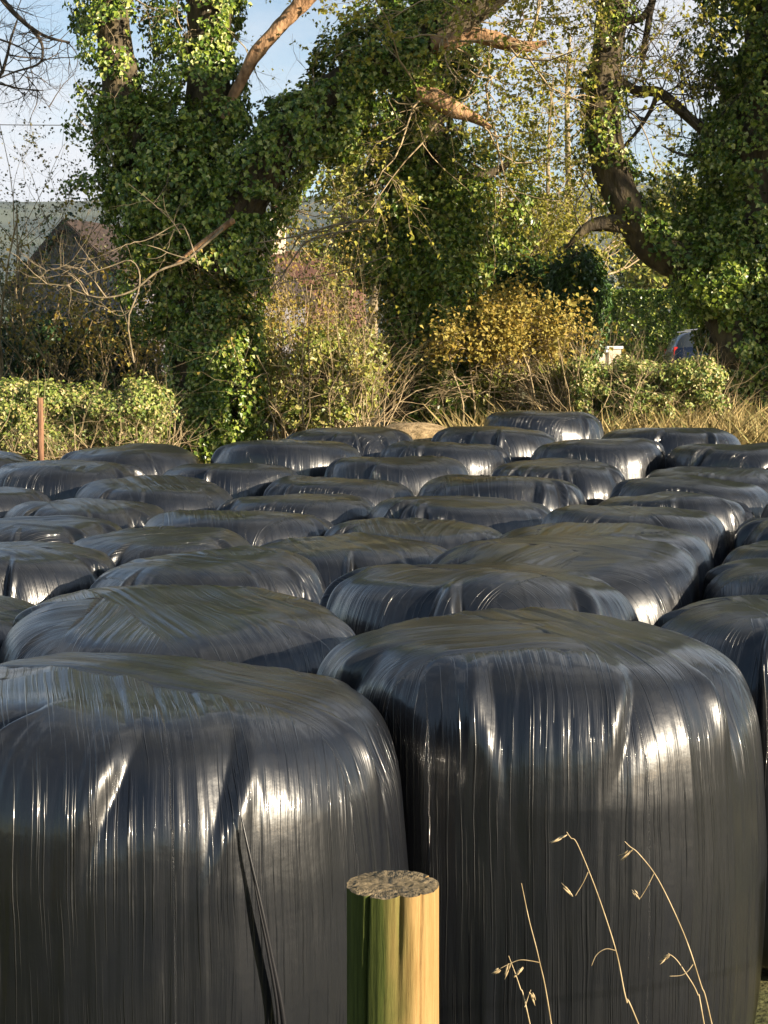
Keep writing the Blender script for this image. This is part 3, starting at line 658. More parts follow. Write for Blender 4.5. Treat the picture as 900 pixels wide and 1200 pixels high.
# --- middle tree
D = 22.8
mt = empty('ivy_clad_tree', (*P(480,480,D)[:2], float(ground_z(P(480,480,D)[0], D))-.1), 'tall ivy clad tree in the middle on a bare dark lower trunk', 'tree')
A2 = PP([(480,520),(480,430),(484,340),(492,250),(500,150),(503,60),(496,-60),(490,-260)], D)
limb(mt, A2, [.40,.33,.31,.30,.28,.26,.22,.14], name='trunk', seed=11)
E2 = PP([(488,108),(507,114),(532,128),(552,136),(575,150)], D-2.2); F2 = PP([(505,52),(530,48),(555,41),(582,47),(612,55),(640,50)], D-2.4)
limb(mt, E2, [.10,.13,.12,.08,.03], 'bark_red', seed=12); limb(mt, F2, [.12,.11,.10,.10,.08,.03], 'bark_red', seed=13)
G2 = PP([(496,240),(530,215),(570,205),(600,190)], D-.3); limb(mt, G2, [.12,.09,.07,.03], 'bark', seed=14)
iv = [ivy_on(A2[:4], [.38,.33,.31,.3], [.04,.10,.2,.3], 9000, 20, clump=.4), ivy_on(A2[2:], [.31,.3,.28,.26,.22,.14], [.2,.5,.62,.62,.6,.6], 60000, 21, clump=.48),
      blob(P(548,250,D-.3), (.95,.6,1.1), 12000, 22, clump=.46), blob(P(535,340,D-.4), (.6,.5,.9), 8000, 23, clump=.46),
      blob(P(455,215,D-.3), (.65,.6,1.1), 6000, 24, clump=.47), blob(P(530,420,D-.5), (.55,.5,.7), 4500, 25, clump=.47), blob(P(530,468,D-.4), (.42,.4,.42), 3200, 26), blob(P(522,300,D-.6), (.38,.3,1.1), 5000, 28, clump=.4),
      blob(P(440,300,D-.2), (.6,.5,.6), 3500, 27, clump=.5)]
ip, inn = cat2(*iv); leaf_mesh('ivy', ip, inn, .067, M['ivy'], mt, seed=5)
up_, un_ = cat2(blob(P(510,-200,D), (2.4,2,2.2), 8000, 33, clump=.5)); leaf_mesh('crown', up_, un_, .11, M['ivy_yellow'], mt, seed=6)
tips = []
sp = [(q, rs.normal(size=3)+np.array([.3,-.5,.1]), 1.2+.8*rs.rand(), .016, 2, int(rs.randint(9999)), 5) for q in np.vstack([along(E2, 8, 4), along(F2, 14, 5), along(A2[3:7], 12, 6), along(G2, 6, 7)])]
twigs(mt, sp, 'twig', 'twigs', tips)
p_, n_ = leafy(tips, 7000, .025, 4); leaf_mesh('spring_leaves', p_, n_, .06, M['spring'], mt, seed=7)

# --- right: ivy tower with the curving oak limb
D = 23.0
rt = empty('ivy_clad_oak', (*P(872,480,D)[:2], float(ground_z(P(872,480,D)[0], D))-.1), 'ivy smothered oak at the right edge with a thick limb curving up to the left', 'tree')
A3 = PP([(872,520),(868,440),(868,360),(878,260),(892,140),(900,20),(905,-120),(915,-330)], D)
limb(rt, A3, [.62,.46,.42,.40,.36,.32,.28,.15], name='trunk', seed=15)
G3 = PP([(868,420),(842,348),(800,308),(766,288),(740,250),(716,200),(705,140),(708,80),(716,20),(724,-60),(735,-200)], D-.3)
limb(rt, G3, [.30,.31,.33,.30,.27,.26,.25,.23,.21,.18,.1], sides=28, seed=16, n=120, bark=.25)
H3 = PP([(722,92),(745,106),(770,108),(790,122),(812,142),(842,166),(870,185)], D-.1); limb(rt, H3, [.07,.08,.085,.09,.09,.09,.1], seed=17)
I3 = PP([(752,268),(730,262),(705,262),(686,268),(668,286),(655,292)], D-.4); limb(rt, I3, [.14,.14,.11,.07,.03,.012], seed=18)
J3 = PP([(770,112),(762,130),(748,152),(730,173)], D-.1); limb(rt, J3, [.045,.035,.03,.02], 'bark', seed=19)
K3 = PP([(716,40),(735,25),(755,18),(772,-20)], D-.2); limb(rt, K3, [.09,.06,.05,.03], 'bark', seed=20)
limb(rt, PP([(752,70),(757,40),(762,15),(770,-30)], D-.2), [.04,.045,.05,.06], 'bark', seed=22)
limb(rt, PP([(848,165),(830,172),(808,182),(790,178),(775,170)], D-.1), [.05,.04,.03,.02,.01], 'twig_dark', seed=23)
iv = [ivy_on(A3, [.5,.45,.42,.4,.36,.32,.28,.15], [.15,.22,.5,.8,.8,.85,.9,.9], 74000, 41, clump=.46),
      ivy_on(G3[:5], [.3,.31,.33,.3,.27], [.4,.4,.3,.22,.15], 9000, 42, clump=.44, side=(.5,-.2,.7)),
      ivy_on(G3[4:], [.27,.26,.25,.23,.21,.18,.1], [.12,.14,.14,.16,.2,.3,.4], 7000, 43, clump=.52),
      blob(P(850,330,D-.5), (.75,.6,.8), 9000, 44, clump=.44), blob(P(815,270,D-.2), (.6,.5,.45), 3500, 45, clump=.48), blob(P(905,400,D-.3), (.6,.6,1.0), 6000, 46, clump=.44),
      blob(P(835,215,D+.2), (.6,.6,.7), 5000, 47, clump=.46), blob(P(850,120,D+.2), (.45,.6,.7), 3500, 48, clump=.5), blob(P(745,230,D-.2), (.35,.3,.4), 1300, 49, clump=.5),
      blob(P(945,230,D), (.9,.8,2.2), 9000, 50)]
ip, inn = cat2(*iv); leaf_mesh('ivy', ip, inn, .067, M['ivy'], rt, seed=8)
tips = []
sp = [(q, rs.normal(size=3)+np.array([-.1,-.4,.1]), 1.2+.8*rs.rand(), .015, 2, int(rs.randint(9999)), 5) for q in np.vstack([along(G3[6:], 20, 14), along(A3[5:7], 10, 15)])]
twigs(rt, sp, 'twig', 'twigs', tips)
p_, n_ = leafy(tips, 4500, .025, 5); leaf_mesh('spring_leaves', p_, n_, .06, M['spring'], rt, seed=9)
sp = [(q, rs.normal(size=3)+np.array([.2,.1,.2]), 1.0+.6*rs.rand(), .013, 2, int(rs.randint(9999)), 4) for q in np.vstack([along(H3, 24, 16), along(I3, 5, 17), along(J3, 6, 18), along(K3, 14, 19)])]
twigs(rt, sp, 'twig_dark', 'dark_twigs')
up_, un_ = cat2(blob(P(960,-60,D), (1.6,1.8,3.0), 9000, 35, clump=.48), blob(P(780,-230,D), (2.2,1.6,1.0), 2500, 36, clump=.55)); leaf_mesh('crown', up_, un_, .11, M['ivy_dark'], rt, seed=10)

# ------------------------------------------------------------------ two more trees of the row, outside the picture on the right; they throw the shade
def shade_tree(x, y, targets, label, seed):
    zg = float(ground_z(x, y))-.1; root = empty('ivy_clad_oak', (x, y, zg), label, 'tree'); B = []; sd = np.array(SD); r = np.random.RandomState(seed)
    tr = np.array([(x, y, zg), (x+.1, y, zg+3), (x-.1, y+.1, zg+6), (x, y, zg+9.5)]); limb(root, tr, [.45,.36,.28,.14], name='trunk', seed=seed)
    for i, (px, py, D_, rad) in enumerate(targets):
        c = P(px, py, D_); t = ((x-c[0])*sd[0]+(y-c[1])*sd[1])/(sd[0]**2+sd[1]**2); q = c+sd*t
        B.append(blob(q, (rad, rad, rad*.85), int(2600*rad*rad)+600, seed+i*5, clump=.36, hollow=.1))
        a = tr[2] if q[2] > zg+6.5 else tr[1]; limb(root, np.array([a, (a+q)/2+np.array([0,0,.3]), q]), [.12,.08,.03], name='limb', sides=8, n=14, seed=i)
    p_, n_ = cat2(*B); leaf_mesh('ivy', p_, n_, .13, M['ivy_dark'], root, seed=seed)
shade_tree(10.2, 13.2, [(150,140,20.6,.6),(185,165,20.6,.8),(200,225,20.6,.8),(250,180,20.6,.75),(175,280,20.6,.5),(300,135,20.6,.7),(350,95,20.6,.75),(410,65,20.6,.6),(165,400,20.6,.45),(170,480,20.6,.4),(90,400,22,.5)], 'ivy clad oak outside the picture to the right, nearer one', 501)
shade_tree(14.5, 17.0, [(465,200,22.4,.7),(465,290,22.4,.5),(485,110,22.4,.6),(462,370,22.4,.35),(440,330,22.4,.5),(860,110,22.6,.95),(845,200,22.6,.9),(905,170,22.6,.9),(890,60,22.6,.85),(835,380,22.6,.55),(850,440,22.6,.55)], 'ivy clad oak outside the picture to the right, farther one', 601)
# ------------------------------------------------------------------ shrubs, hedges and scrub
def hedge(name, x0, x1, D0, D1, ztop, depth, n, size, mat, label, cat='hedge', seed=0, lump=.25, clump=.36, core=True):
    """clipped or ragged hedge from pixel column x0 at distance D0 to x1 at D1"""
    r = np.random.RandomState(seed)
    a = P(x0, 400, D0)[:2]; b = P(x1, 400, D1)[:2]; c = (a+b)/2; zg = float(ground_z(*c))-.05
    root = empty(name, (c[0], c[1], zg), label, cat)
    L = np.linalg.norm(b-a); d = (b-a)/L; nrm = np.array((d[1], -d[0])); nrm = nrm if nrm[1] < 0 else -nrm
    u = r.rand(n)*L; k = r.rand(n)
    H = ztop-zg; face = k < .62
    s = np.where(face, r.rand(n)*H, H); w = np.where(face, depth/2, (r.rand(n)*2-1)*depth/2)
    pos = np.stack([a[0]+d[0]*u+nrm[0]*w, a[1]+d[1]*u+nrm[1]*w, zg+s], 1)
    ln = (vnoise(pos*1.3, seed)*.6+vnoise(pos*4, seed+1)*.4-.4)*lump*2
    no = np.where(face[:,None], np.array([nrm[0], nrm[1], .25]), np.array([0, 0, 1.]))
    pos = pos+no*(ln*(1-.0*k))[:,None]-no*(r.rand(n)**2*.15)[:,None]
    keep = vnoise(pos*6, seed+2)*.5+vnoise(pos*2.5, seed+4)*.5 > clump
    leaf_mesh('foliage', pos[keep], no[keep], size, M[mat], root, seed=seed, jit=.7, droop=.3)
    if core:                                               # the mass of woody stems inside
        q = [a-nrm*depth*.0, b]; g = Geo()
        ks = int(L/.35)+2
        for i in range(ks):
            p0 = a+d*L*i/(ks-1); st = np.array((p0[0]-nrm[0]*.02, p0[1]-nrm[1]*.02, zg)); grow(g, st, (r.normal()*.2, r.normal()*.1, 1), H*.7, .025, 1, r, up=.1, kids=5)
        g.build('stems', M['twig_dark'], root)
    return root
def shrub(px, base_y, D, stems, H, spread, leafn, lsize, mat, label, name='shrub', seed=0, smat='twig', depth=2, rad=.02, kids=4, lspread=.07, lo=0, cat='shrub', up=.06, gnarl=.16):
    c = P(px, base_y, D); zg = float(ground_z(c[0], c[1]))-.08
    root = empty(name, (c[0], c[1], zg), label, cat); r = np.random.RandomState(seed); tips = []; g = Geo()
    for i in range(stems):
        st = np.array((c[0]+r.normal()*spread*.35, c[1]+r.normal()*spread*.3, zg))
        grow(g, st, (r.normal()*.38*spread, r.normal()*.3, 1), H*(.6+.5*r.rand()), rad*(.6+.6*r.rand()), depth, r, up=up, gnarl=gnarl, tips=tips, kids=kids, ratio=.5, spread=.55)
    g.build('stems', M[smat], root)
    if leafn:
        t = np.asarray(tips); t = t[t[:,2] > zg+lo]
        p_, n_ = leafy(t, leafn, lspread, seed+1); leaf_mesh('foliage', p_, n_, lsize, M[mat], root, seed=seed, jit=.8)
    return root
def backing(root, c, rad, n, size, mat, seed, clump=.35, name='undergrowth'):
    p_, n_ = blob(c, rad, n, seed, clump=clump, hollow=.2); return leaf_mesh(name, p_, n_, size, M[mat], root, seed=seed)

def mass(name, blobs, n, size, mat, label, cat, seed, base, D, stems=14, H=1.2, clump=.4, smat='twig'):
    c = P(base, 450, D); zg = float(ground_z(c[0], c[1]))-.08
    root = empty(name, (c[0], c[1], zg), label, cat)
    tot = sum(b[3]*b[4] for b in blobs); L = []
    for i, (x, y, dd, rx, rz) in enumerate(blobs): L.append(blob(P(x, y, D+dd), (rx, .55, rz), int(n*rx*rz/tot), seed+i*3, clump=clump, hollow=.15))
    p_, n_ = cat2(*L); k = p_[:,2] > zg; leaf_mesh('foliage', p_[k], n_[k], size, M[mat], root, seed=seed)
    g = Geo(); r = np.random.RandomState(seed)
    xs = [b[0] for b in blobs]
    for i in range(stems):
        q = P(r.uniform(min(xs)-15, max(xs)+15), 450, D-.5+r.rand()); q[2] = float(ground_z(q[0], q[1]))-.05
        grow(g, q, (r.normal()*.4, -.1+r.normal()*.2, 1), H*(.6+.6*r.rand()), .012, 2, r, up=.03, kids=4, gnarl=.2)
    g.build('stems', M[smat], root)
    return root
mass('ivy_hedge', [(-45+rs.rand()*240, 462+rs.rand()*60, rs.rand()*.6, .16+.24*rs.rand(), .14+.22*rs.rand()) for _ in range(70)], 90000, .045, 'bramble', 'sunlit tangled hedge of ivy and bramble along the left behind the bales', 'hedge', 61, 80, 19.4, stems=90, H=1.0, clump=.40)
mass('bramble_thicket', [(672+rs.rand()*165, 425+24*rs.rand()+rs.rand()**1.5*52, rs.rand()*.9-.3, .10+.2*rs.rand(), .08+.17*rs.rand()) for _ in range(120)], 56000, .048, 'bramble', 'sprawling sunlit bramble thicket with pale dead leaves, between the middle bushes and the right tree', 'bramble', 71, 745, 21.3, stems=60, H=1.1, clump=.43)
mass('hazel_scrub', [(300+rs.rand()*135, 385+rs.rand()*110, rs.rand()*1.2-.2, .14+.24*rs.rand(), .14+.24*rs.rand()) for _ in range(60)], 26000, .06, 'ivy_yellow', 'yellow green scrub between the left tree and the middle tree', 'shrub', 81, 375, 21.2, stems=55, H=2.1, clump=.46)
mass('brush', [(560+rs.rand()*105, 425+rs.rand()*75, rs.rand()*1.0-.2, .12+.2*rs.rand(), .12+.2*rs.rand()) for _ in range(46)], 26000, .05, 'ivy_yellow', 'low tangled yellow brush under the golden bush', 'brush', 88, 585, 22.3, stems=40, H=1.3, clump=.46)
shrub(340, 480, 22.2, 26, 2.9, 1.3, 5200, .05, 'russet', 'tall brown leafless looking hazel bush with reddish twigs, right of the left tree', seed=91, kids=5, lo=.9, lspread=.10)
shrub(400, 480, 22.4, 18, 2.6, 1.2, 2600, .05, 'russet', 'thin twiggy bush standing just left of the middle trunk', seed=92, kids=5, lo=.5, lspread=.1)
# golden bush: layered sprays on slender stems
gb_ = empty('golden_bush', (*P(625,480,22.0)[:2], float(ground_z(2.1,22.0))-.05), 'bush of golden orange new leaves on slender stems, right of the middle tree', 'shrub')
g = Geo(); tips = []; r = np.random.RandomState(95)
for (x, w) in ((575,.6),(622,1.0),(630,1.0),(540,.5),(560,.5),(596,.6),(612,.9)):
    q = P(x, 480, 22.0+r.normal()*.2); q[2] = float(ground_z(q[0], 22))-.05
    pts = np.array([q, q+(r.normal()*.05,0,.7), q+(r.normal()*.1,0,1.4), q+(r.normal()*.2,-.1,1.9)]); tube(g, spline(pts, 16), np.linspace(.028*w,.010, 16), 6, cap=False)
    for k in range(9):
        a = pts[1]+(pts[3]-pts[1])*r.rand(); grow(g, a, (r.normal()*1.0-.35, -.3+r.normal()*.4, .1), .55, .009, 2, r, tips=tips, kids=4, gnarl=.15)
g.build('stems', M['twig'], gb_)
t = np.asarray(tips); t = t[t[:,2] > P(600,420,22)[2]]
p_, n_ = leafy(t, 6000, .09, 96); leaf_mesh('foliage', p_, n_, .062, M['russet'], gb_, seed=96, jit=.5, droop=.2)
shrub(570, 330, 28.5, 12, 4.4, .8, 15000, .065, 'spring', 'taller yellow green leafy bush behind the golden one', seed=97, kids=5, lo=1.6, lspread=.16, depth=2, rad=.03)
mass('evergreen_shrub', [(575,300,0,.55,.6),(610,330,0,.8,.55),(600,400,0,.7,.8),(640,410,0,.6,.8),(650,330,0,.45,.6),(575,440,0,.5,.6)], 20000, .08, 'hedge', 'dark evergreen shrub behind the golden bush', 'shrub', 101, 600, 27.0, stems=6, H=1.5, smat='twig_dark')
mass('rounded_evergreen', [(675,318,0,.48,.5),(676,350,0,.55,.65),(674,400,0,.55,.65),(664,440,0,.5,.5),(676,370,.1,.5,.8)], 30000, .075, 'hedge', 'tall rounded dark evergreen bush with a clipped outline beside the hill view', 'shrub', 111, 675, 25.8, stems=4, H=1.4, smat='twig_dark', clump=.33)
hedge('garden_hedge', 700, 870, 52, 50, P(760,343,51)[2], 1.4, 26000, .15, 'ivy', 'clipped dark green garden hedge beyond the parked car', seed=121, lump=.14, clump=.3)
for i, (x, D_, H_, lab) in enumerate(((655,21.4,1.9,'bundle of bare upright stems right of the golden bush'),(686,21.6,1.6,'few bare leaning stems in front of the rounded evergreen'))):
    shrub(x, 480, D_, 12, H_, .5, 0, .05, 'dry', lab, seed=131+i, smat='stalk', depth=1, rad=.014, kids=3, cat='bush', name='stem_clump')
# left of the trunk: dark saplings in front of the house, twiggy shrub at the picture edge
shrub(95, 440, 27.0, 80, 3.1, 2.6, 7000, .06, 'ivy_dark', 'row of dark saplings in front of the grey house wall', seed=141, smat='twig_dark', kids=4, lo=.1, lspread=.08, gnarl=.1)
mass('dark_undergrowth', [(-20+rs.rand()*200, 385+rs.rand()*60, rs.rand(), .2+.3*rs.rand(), .2+.25*rs.rand()) for _ in range(30)], 12000, .08, 'ivy_dark', 'dark undergrowth above the left hedge, in front of the house', 'undergrowth', 145, 100, 24.5, stems=14, H=1.5, smat='twig_dark')
shrub(5, 330, 25.0, 16, 4.0, 1.1, 7000, .04, 'grey_twig_leaf', 'pale twiggy bush with grey buds at the left edge', seed=151, kids=4, lo=1.2, lspread=.03, depth=3, rad=.03)
shrub(120, 380, 24.0, 16, 3.0, 1.3, 2200, .07, 'russet', 'small brown leaved sapling against the left tree', seed=155, kids=4, lo=1.2, lspread=.08)
# dry grass round the feet of the trees
r = np.random.RandomState(160); n_ = 52000
gx_ = r.uniform(-7, 8, n_); gy_ = r.uniform(17.6, 24.5, n_); dens = vnoise(np.stack([gx_*1.2, gy_*1.2, 0*gx_], 1), 8)
k = (dens > .3) | ((gx_ > 3.3) & (gy_ < 22)); gx_, gy_ = gx_[k], gy_[k]; n_ = len(gx_)
hh = (.08+.30*r.rand(n_)**1.5)*np.where((gy_ > 19.3) & (gy_ < 21.8) & (gx_ > 1.0), 2.1, 1.0); lnn = r.normal(size=(n_,2))*.55; wv = r.normal(size=(n_,2)); wv /= np.linalg.norm(wv, axis=1)[:,None]; wv *= .009
B0 = np.stack([gx_, gy_, ground_z(gx_, gy_)-.05], 1); V = np.empty((n_,4,3)); W3 = np.hstack([wv, np.zeros((n_,1))]); L3 = np.hstack([lnn*hh[:,None], hh[:,None]])
V[:,0] = B0-W3; V[:,1] = B0+W3; V[:,2] = B0+L3*.6+W3+np.array([0,0,.03]); V[:,3] = B0+L3
M['drygrass'] = leaf_mat('dry_grass_blades', [(.18,.14,.05),(.36,.27,.11),(.50,.38,.18),(.16,.17,.05)], rough=.7, spec=.2, trans=.25)
tag(mesh_obj('dry_grass', V.reshape(-1,3), np.arange(4*n_).reshape(n_,4), M['drygrass'], smooth=False), 'tan dry grass and dead stems on the bank under the trees', 'grass', kind='stuff')

# ------------------------------------------------------------------ trees farther off
def bg_tree(px, D, ztop, trunk_r, label, mat='twig', lmat=None, leafn=0, lsize=.1, seed=0, name='bare_tree', lo=.3, lean=0, n_br=16, br=.35, group=None, up=.08):
    c = P(px, 380, D); zg = float(ground_z(c[0], c[1]))-.1; H = ztop-zg; r = np.random.RandomState(seed)
    root = empty(name, (c[0], c[1], zg), label, 'tree', group)
    pts = np.array([(c[0]+lean*t*H+r.normal()*.05*H*.15*t, c[1], zg+H*t) for t in np.linspace(0, 1, 6)])
    limb(root, pts, np.linspace(trunk_r, trunk_r*.2, 6), mat if mat in ('birch', 'bark') else 'bark', sides=10, name='trunk', seed=seed)
    g = Geo(); tips = []; q = spline(pts, 50)
    for i in range(n_br):
        k = r.randint(int(50*lo), 48); f = 1-k/60
        grow(g, q[k], (r.normal(), r.normal()*.7, .5), H*br*f*(.6+.6*r.rand()), trunk_r*.35*f, 2, r, tips=tips, kids=4, up=up, gnarl=.16)
    g.build('branches', M['twig_dark' if mat == 'bark' else 'twig'], root)
    if leafn: p_, n_ = leafy(tips, leafn, lsize*2, seed+1); leaf_mesh('foliage', p_, n_, lsize, M[lmat], root, seed=seed)
    return root
bg_tree(664, 38, P(664,40,38)[2], .16, 'pale straight tree trunk in front of the far hills, right of its thinner neighbour', 'birch', seed=201, lo=.25, n_br=22)
bg_tree(634, 37, P(640,90,37)[2], .10, 'thin pale leaning tree left of the straight pale trunk', 'birch', seed=202, lo=.3, lean=.03, n_br=14, lmat='spring', leafn=300, lsize=.08)
bg_tree(436, 32, P(436,60,32)[2], .13, 'tree with yellow green trunk seen between the left limb and middle tree', 'birch', 'spring', 1200, .07, seed=203, lo=.3, n_br=20)
bg_tree(402, 36, P(400,120,36)[2], .15, 'bushy grey green tree behind the arching limb', 'bark', 'ivy_yellow', 5000, .11, seed=204, lo=.35, n_br=22, br=.22)
bg_tree(-40, 24, P(-40,-150,24)[2], .25, 'bare tree off the left edge reaching thin dark branches into the sky', 'bark', seed=205, lo=.55, n_br=26, br=.35)
# its long drooping branch in the upper left corner
ob = [o for o in bpy.data.objects if o.get('label', '').startswith('bare tree off')][0]
g = Geo(); r = np.random.RandomState(7)
for pl, rd in (([(-40,-60),(5,2),(27,25),(40,35),(57,44),(82,50)], .05), ([(37,32),(47,47),(50,60),(45,75),(15,85),(-10,96)], .03), ([(-20,40),(5,48),(28,58),(40,70)], .02), ([(-30,150),(-10,90),(20,85),(40,100),(60,130)], .012)):
    q = spline(PP(pl, 24), 30); tube(g, q, np.linspace(rd, rd*.35, 30), 6, cap=False)
    for k in range(9): i = r.randint(6, 29); grow(g, q[i], r.normal(size=3)+q[i]-q[i-1], .7, .010, 2, r, kids=4)
g.build('long_branch', M['twig_dark'], ob)
bg_tree(745, 70, P(745,285,70)[2], .25, 'distant grey tree above the garden hedge, left one', 'bark', 'conifer', 2600, .22, seed=208, lo=.2, n_br=14)
bg_tree(795, 66, P(800,232,66)[2], .3, 'distant green rounded tree behind the oak limb', 'bark', 'ivy_yellow', 5000, .24, seed=209, lo=.3, n_br=16)
bg_tree(835, 72, P(835,260,72)[2], .25, 'distant dark tree close behind the right ivy tree', 'bark', 'conifer', 3000, .24, seed=210, lo=.2, n_br=14)
xs = np.linspace(-700, 1700, 46)
rr_ = np.random.RandomState(300)
wood = []
for i, x in enumerate(xs):
    c = P(x, 330, 150+rr_.rand()*60); c[2] = 6; wood.append(blob(c, (6+3*rr_.rand(), 4, 3.2+2.2*rr_.rand()), 900, 310+i, clump=.4, freq=.3, hollow=.3))
p_, n_ = cat2(*wood)
tag(leaf_mesh('far_wood', p_, n_, .75, M['conifer'], seed=11), 'far line of grey green woodland below the hills', 'wood', kind='stuff')
# high hedge and trees on the side of the lane behind the camera; they show as reflections in the film
rr_ = np.random.RandomState(400)
hb = []
for i in range(22):
    x = -26+i*2.5+rr_.normal()*.4; hb.append(blob((x, -17+rr_.normal()*.5, 1.2), (1.9, 1.0, 1.6+1.0*rr_.rand()), 1500, 410+i, clump=.34, hollow=.3))
p_, n_ = cat2(*hb); rbh = empty('lane_hedge', (0, -17, 0), 'ragged field hedge behind the camera, seen only as a reflection', 'hedge')
leaf_mesh('foliage', p_, n_, .16, M['hedge'], rbh, seed=13)

# ------------------------------------------------------------------ houses
def box(c, s):
    c = np.asarray(c, float); s = np.asarray(s, float)/2
    V = np.array([(i, j, k) for k in (-1,1) for j in (-1,1) for i in (-1,1)])*s+c
    return V, np.array([(0,2,3,1),(4,5,7,6),(0,1,5,4),(2,6,7,3),(0,4,6,2),(1,3,7,5)])
M['render'] = noise_mat('grey_render', (.12,.12,.135), (.18,.175,.20), scale=3, rough=.9, bump=.3, bscale=40, dist=.01)
M['slate'] = noise_mat('brown_tiles', (.025,.018,.015), (.06,.04,.03), scale=6, rough=.7, bump=.5)
M['tile'] = noise_mat('red_tiles', (.09,.04,.025), (.15,.07,.045), scale=6, rough=.8, bump=.5)
M['brick'] = noise_mat('brick_wall', (.16,.08,.06), (.24,.13,.10), scale=9, rough=.9)
M['cream'] = noise_mat('cream_render', (.60,.50,.38), (.72,.62,.50), scale=4, rough=.9)
M['pot'] = noise_mat('clay_pot', (.40,.17,.08), (.52,.24,.12), scale=8, rough=.8)
M['glass'], _t, _b = new_mat('dark_glass'); _b.inputs['Base Color'].default_value = (.02,.025,.03,1); _b.inputs['Roughness'].default_value = .05
M['white'] = noise_mat('white_paint', (.70,.70,.68), (.8,.8,.78), scale=4, rough=.5)
def house(px, D, half, ze, za, length, label, wall, roof, chim=None, ang=0.0, windows=()):
    c = P(px, 380, D); zg = 2.8
    root = empty('house', (c[0], c[1], zg), label, 'house')
    ca, sa = math.cos(ang), math.sin(ang)
    def X(V): V = np.asarray(V, float); return np.stack([V[:,0]*ca-V[:,1]*sa, V[:,0]*sa+V[:,1]*ca, V[:,2]], 1)
    he, ha = ze-zg, za-zg
    V = [(-half,0,0),(half,0,0),(half,0,he),(0,0,ha),(-half,0,he),(-half,length,0),(half,length,0),(half,length,he),(0,length,ha),(-half,length,he)]
    F = [(0,1,2,3,4),(5,9,8,7,6),(0,5,6,1),(1,6,7,2),(0,4,9,5)]
    o = mesh_obj('wall', X(V), F, M[wall], smooth=False); o.parent = root
    sl_ = (ha-he)/half; e = half+.35; ez = he-.35*sl_
    g = Geo()
    for s in (-1, 1):
        A = np.array([(0,-.35,ha+.02),(s*e,-.35,ez+.02),(s*e,length+.35,ez+.02),(0,length+.35,ha+.02)]); Bq = A+np.array([0,0,.18])
        V = np.vstack([A, Bq]); g.add(X(V), np.array([(0,1,2,3),(4,7,6,5),(0,4,5,1),(1,5,6,2),(2,6,7,3),(3,7,4,0)]))
    ro = g.build('roof', M[roof], None, smooth=False); ro.parent = root
    g = Geo()
    for s in (-1, 1):
        A = np.array([(0,-.38,ha-.12),(s*e,-.38,ez-.12),(s*e,-.38,ez+.16),(0,-.38,ha+.16)]); V = np.vstack([A, A+np.array([0,.028,0])])
        g.add(X(V), np.array([(0,1,2,3),(4,7,6,5),(0,4,5,1),(1,5,6,2),(2,6,7,3),(3,7,4,0)]))
    o = g.build('barge_board', M['slate'], None, smooth=False); o.parent = root
    for (wx, wz, ww, wh) in windows:
        g = Geo(); 
        for bx_ in (((wx,-.02,wz+wh/2),(ww+.12,.08,.07)),((wx,-.02,wz-wh/2),(ww+.16,.12,.07)),((wx-ww/2,-.02,wz),(.07,.08,wh-.07)),((wx+ww/2,-.02,wz),(.07,.08,wh-.07)),((wx,-.02,wz),(.05,.07,wh-.08))):
            v, f = box(*bx_); g.add(X(v), f)
        w_ = g.build('window', M['white'], None, smooth=False); w_.parent = root
        v, f = box((wx,-.005,wz),(ww-.07,.02,wh-.07)); p2 = mesh_obj('pane', X(v), f, M['glass'], smooth=False); p2.parent = w_
    if chim:
        cx, cy, cz, cw = chim
        g = Geo(); v, f = box((cx,cy,cz-1.0),(cw,cw*.8,2.0)); g.add(X(v), f); v, f = box((cx,cy,cz+.04),(cw+.12,cw*.8+.12,.08)); g.add(X(v), f)
        ch = g.build('chimney', M['cream'], None, smooth=False); ch.parent = ro
        g = Geo(); tube(g, X([(cx-.12,cy,cz+.08),(cx-.12,cy,cz+.2),(cx-.12,cy,cz+.38)]), [.13,.11,.12], 14); tube(g, X([(cx+.17,cy,cz+.08),(cx+.17,cy,cz+.2),(cx+.17,cy,cz+.34)]), [.11,.10,.11], 14)
        po = g.build('chimney_pot', M['pot'], None); po.parent = ch
        po.parent = ro
    return root
house(85, 50, 2.7, P(85,335,50)[2], P(85,264,50)[2], 9, 'grey rendered house with a dark pointed gable behind the left saplings', 'render', 'slate', ang=-.62, windows=((-.1,1.3,1.1,1.0),))
cx = 0.0
h2 = house(428, 62, 3.0, P(360,338,62)[2], P(360,300,62)[2], 6.5, 'house with a cream chimney and reddish tiled roof showing above the hazel bush', 'brick', 'tile', ang=PI/2, chim=(0.0, P(428,250,62)[0]-P(326,250,62)[0], P(326,252,62)[2]-2.8, .72))
# low garden wall and gate pier
wr = empty('garden_wall', (*P(690,400,42)[:2], 2.8), 'low pale garden wall with a square pier, right of the rounded evergreen', 'wall')
a = P(640, 413, 42); b = P(712, 413, 42)
v, f = box(((a[0]+b[0])/2, 42, (a[2]+2.7)/2), (b[0]-a[0], .25, a[2]-2.7)); o = mesh_obj('wall_face', v, f, M['cream'], wr, smooth=False)
v, f = box(((a[0]+b[0])/2, 42, a[2]+.035), (b[0]-a[0], .34, .07)); mesh_obj('coping', v, f, M['white'], wr, smooth=False)
pz = P(720, 409, 42)[2]; v, f = box((b[0]+.18, 42, (pz+2.7)/2), (.34, .36, pz-2.7)); mesh_obj('pier', v, f, M['cream'], wr, smooth=False)
v, f = box((b[0]+.18, 42, pz+.035), (.44, .46, .07)); mesh_obj('pier_cap', v, f, M['white'], wr, smooth=False)

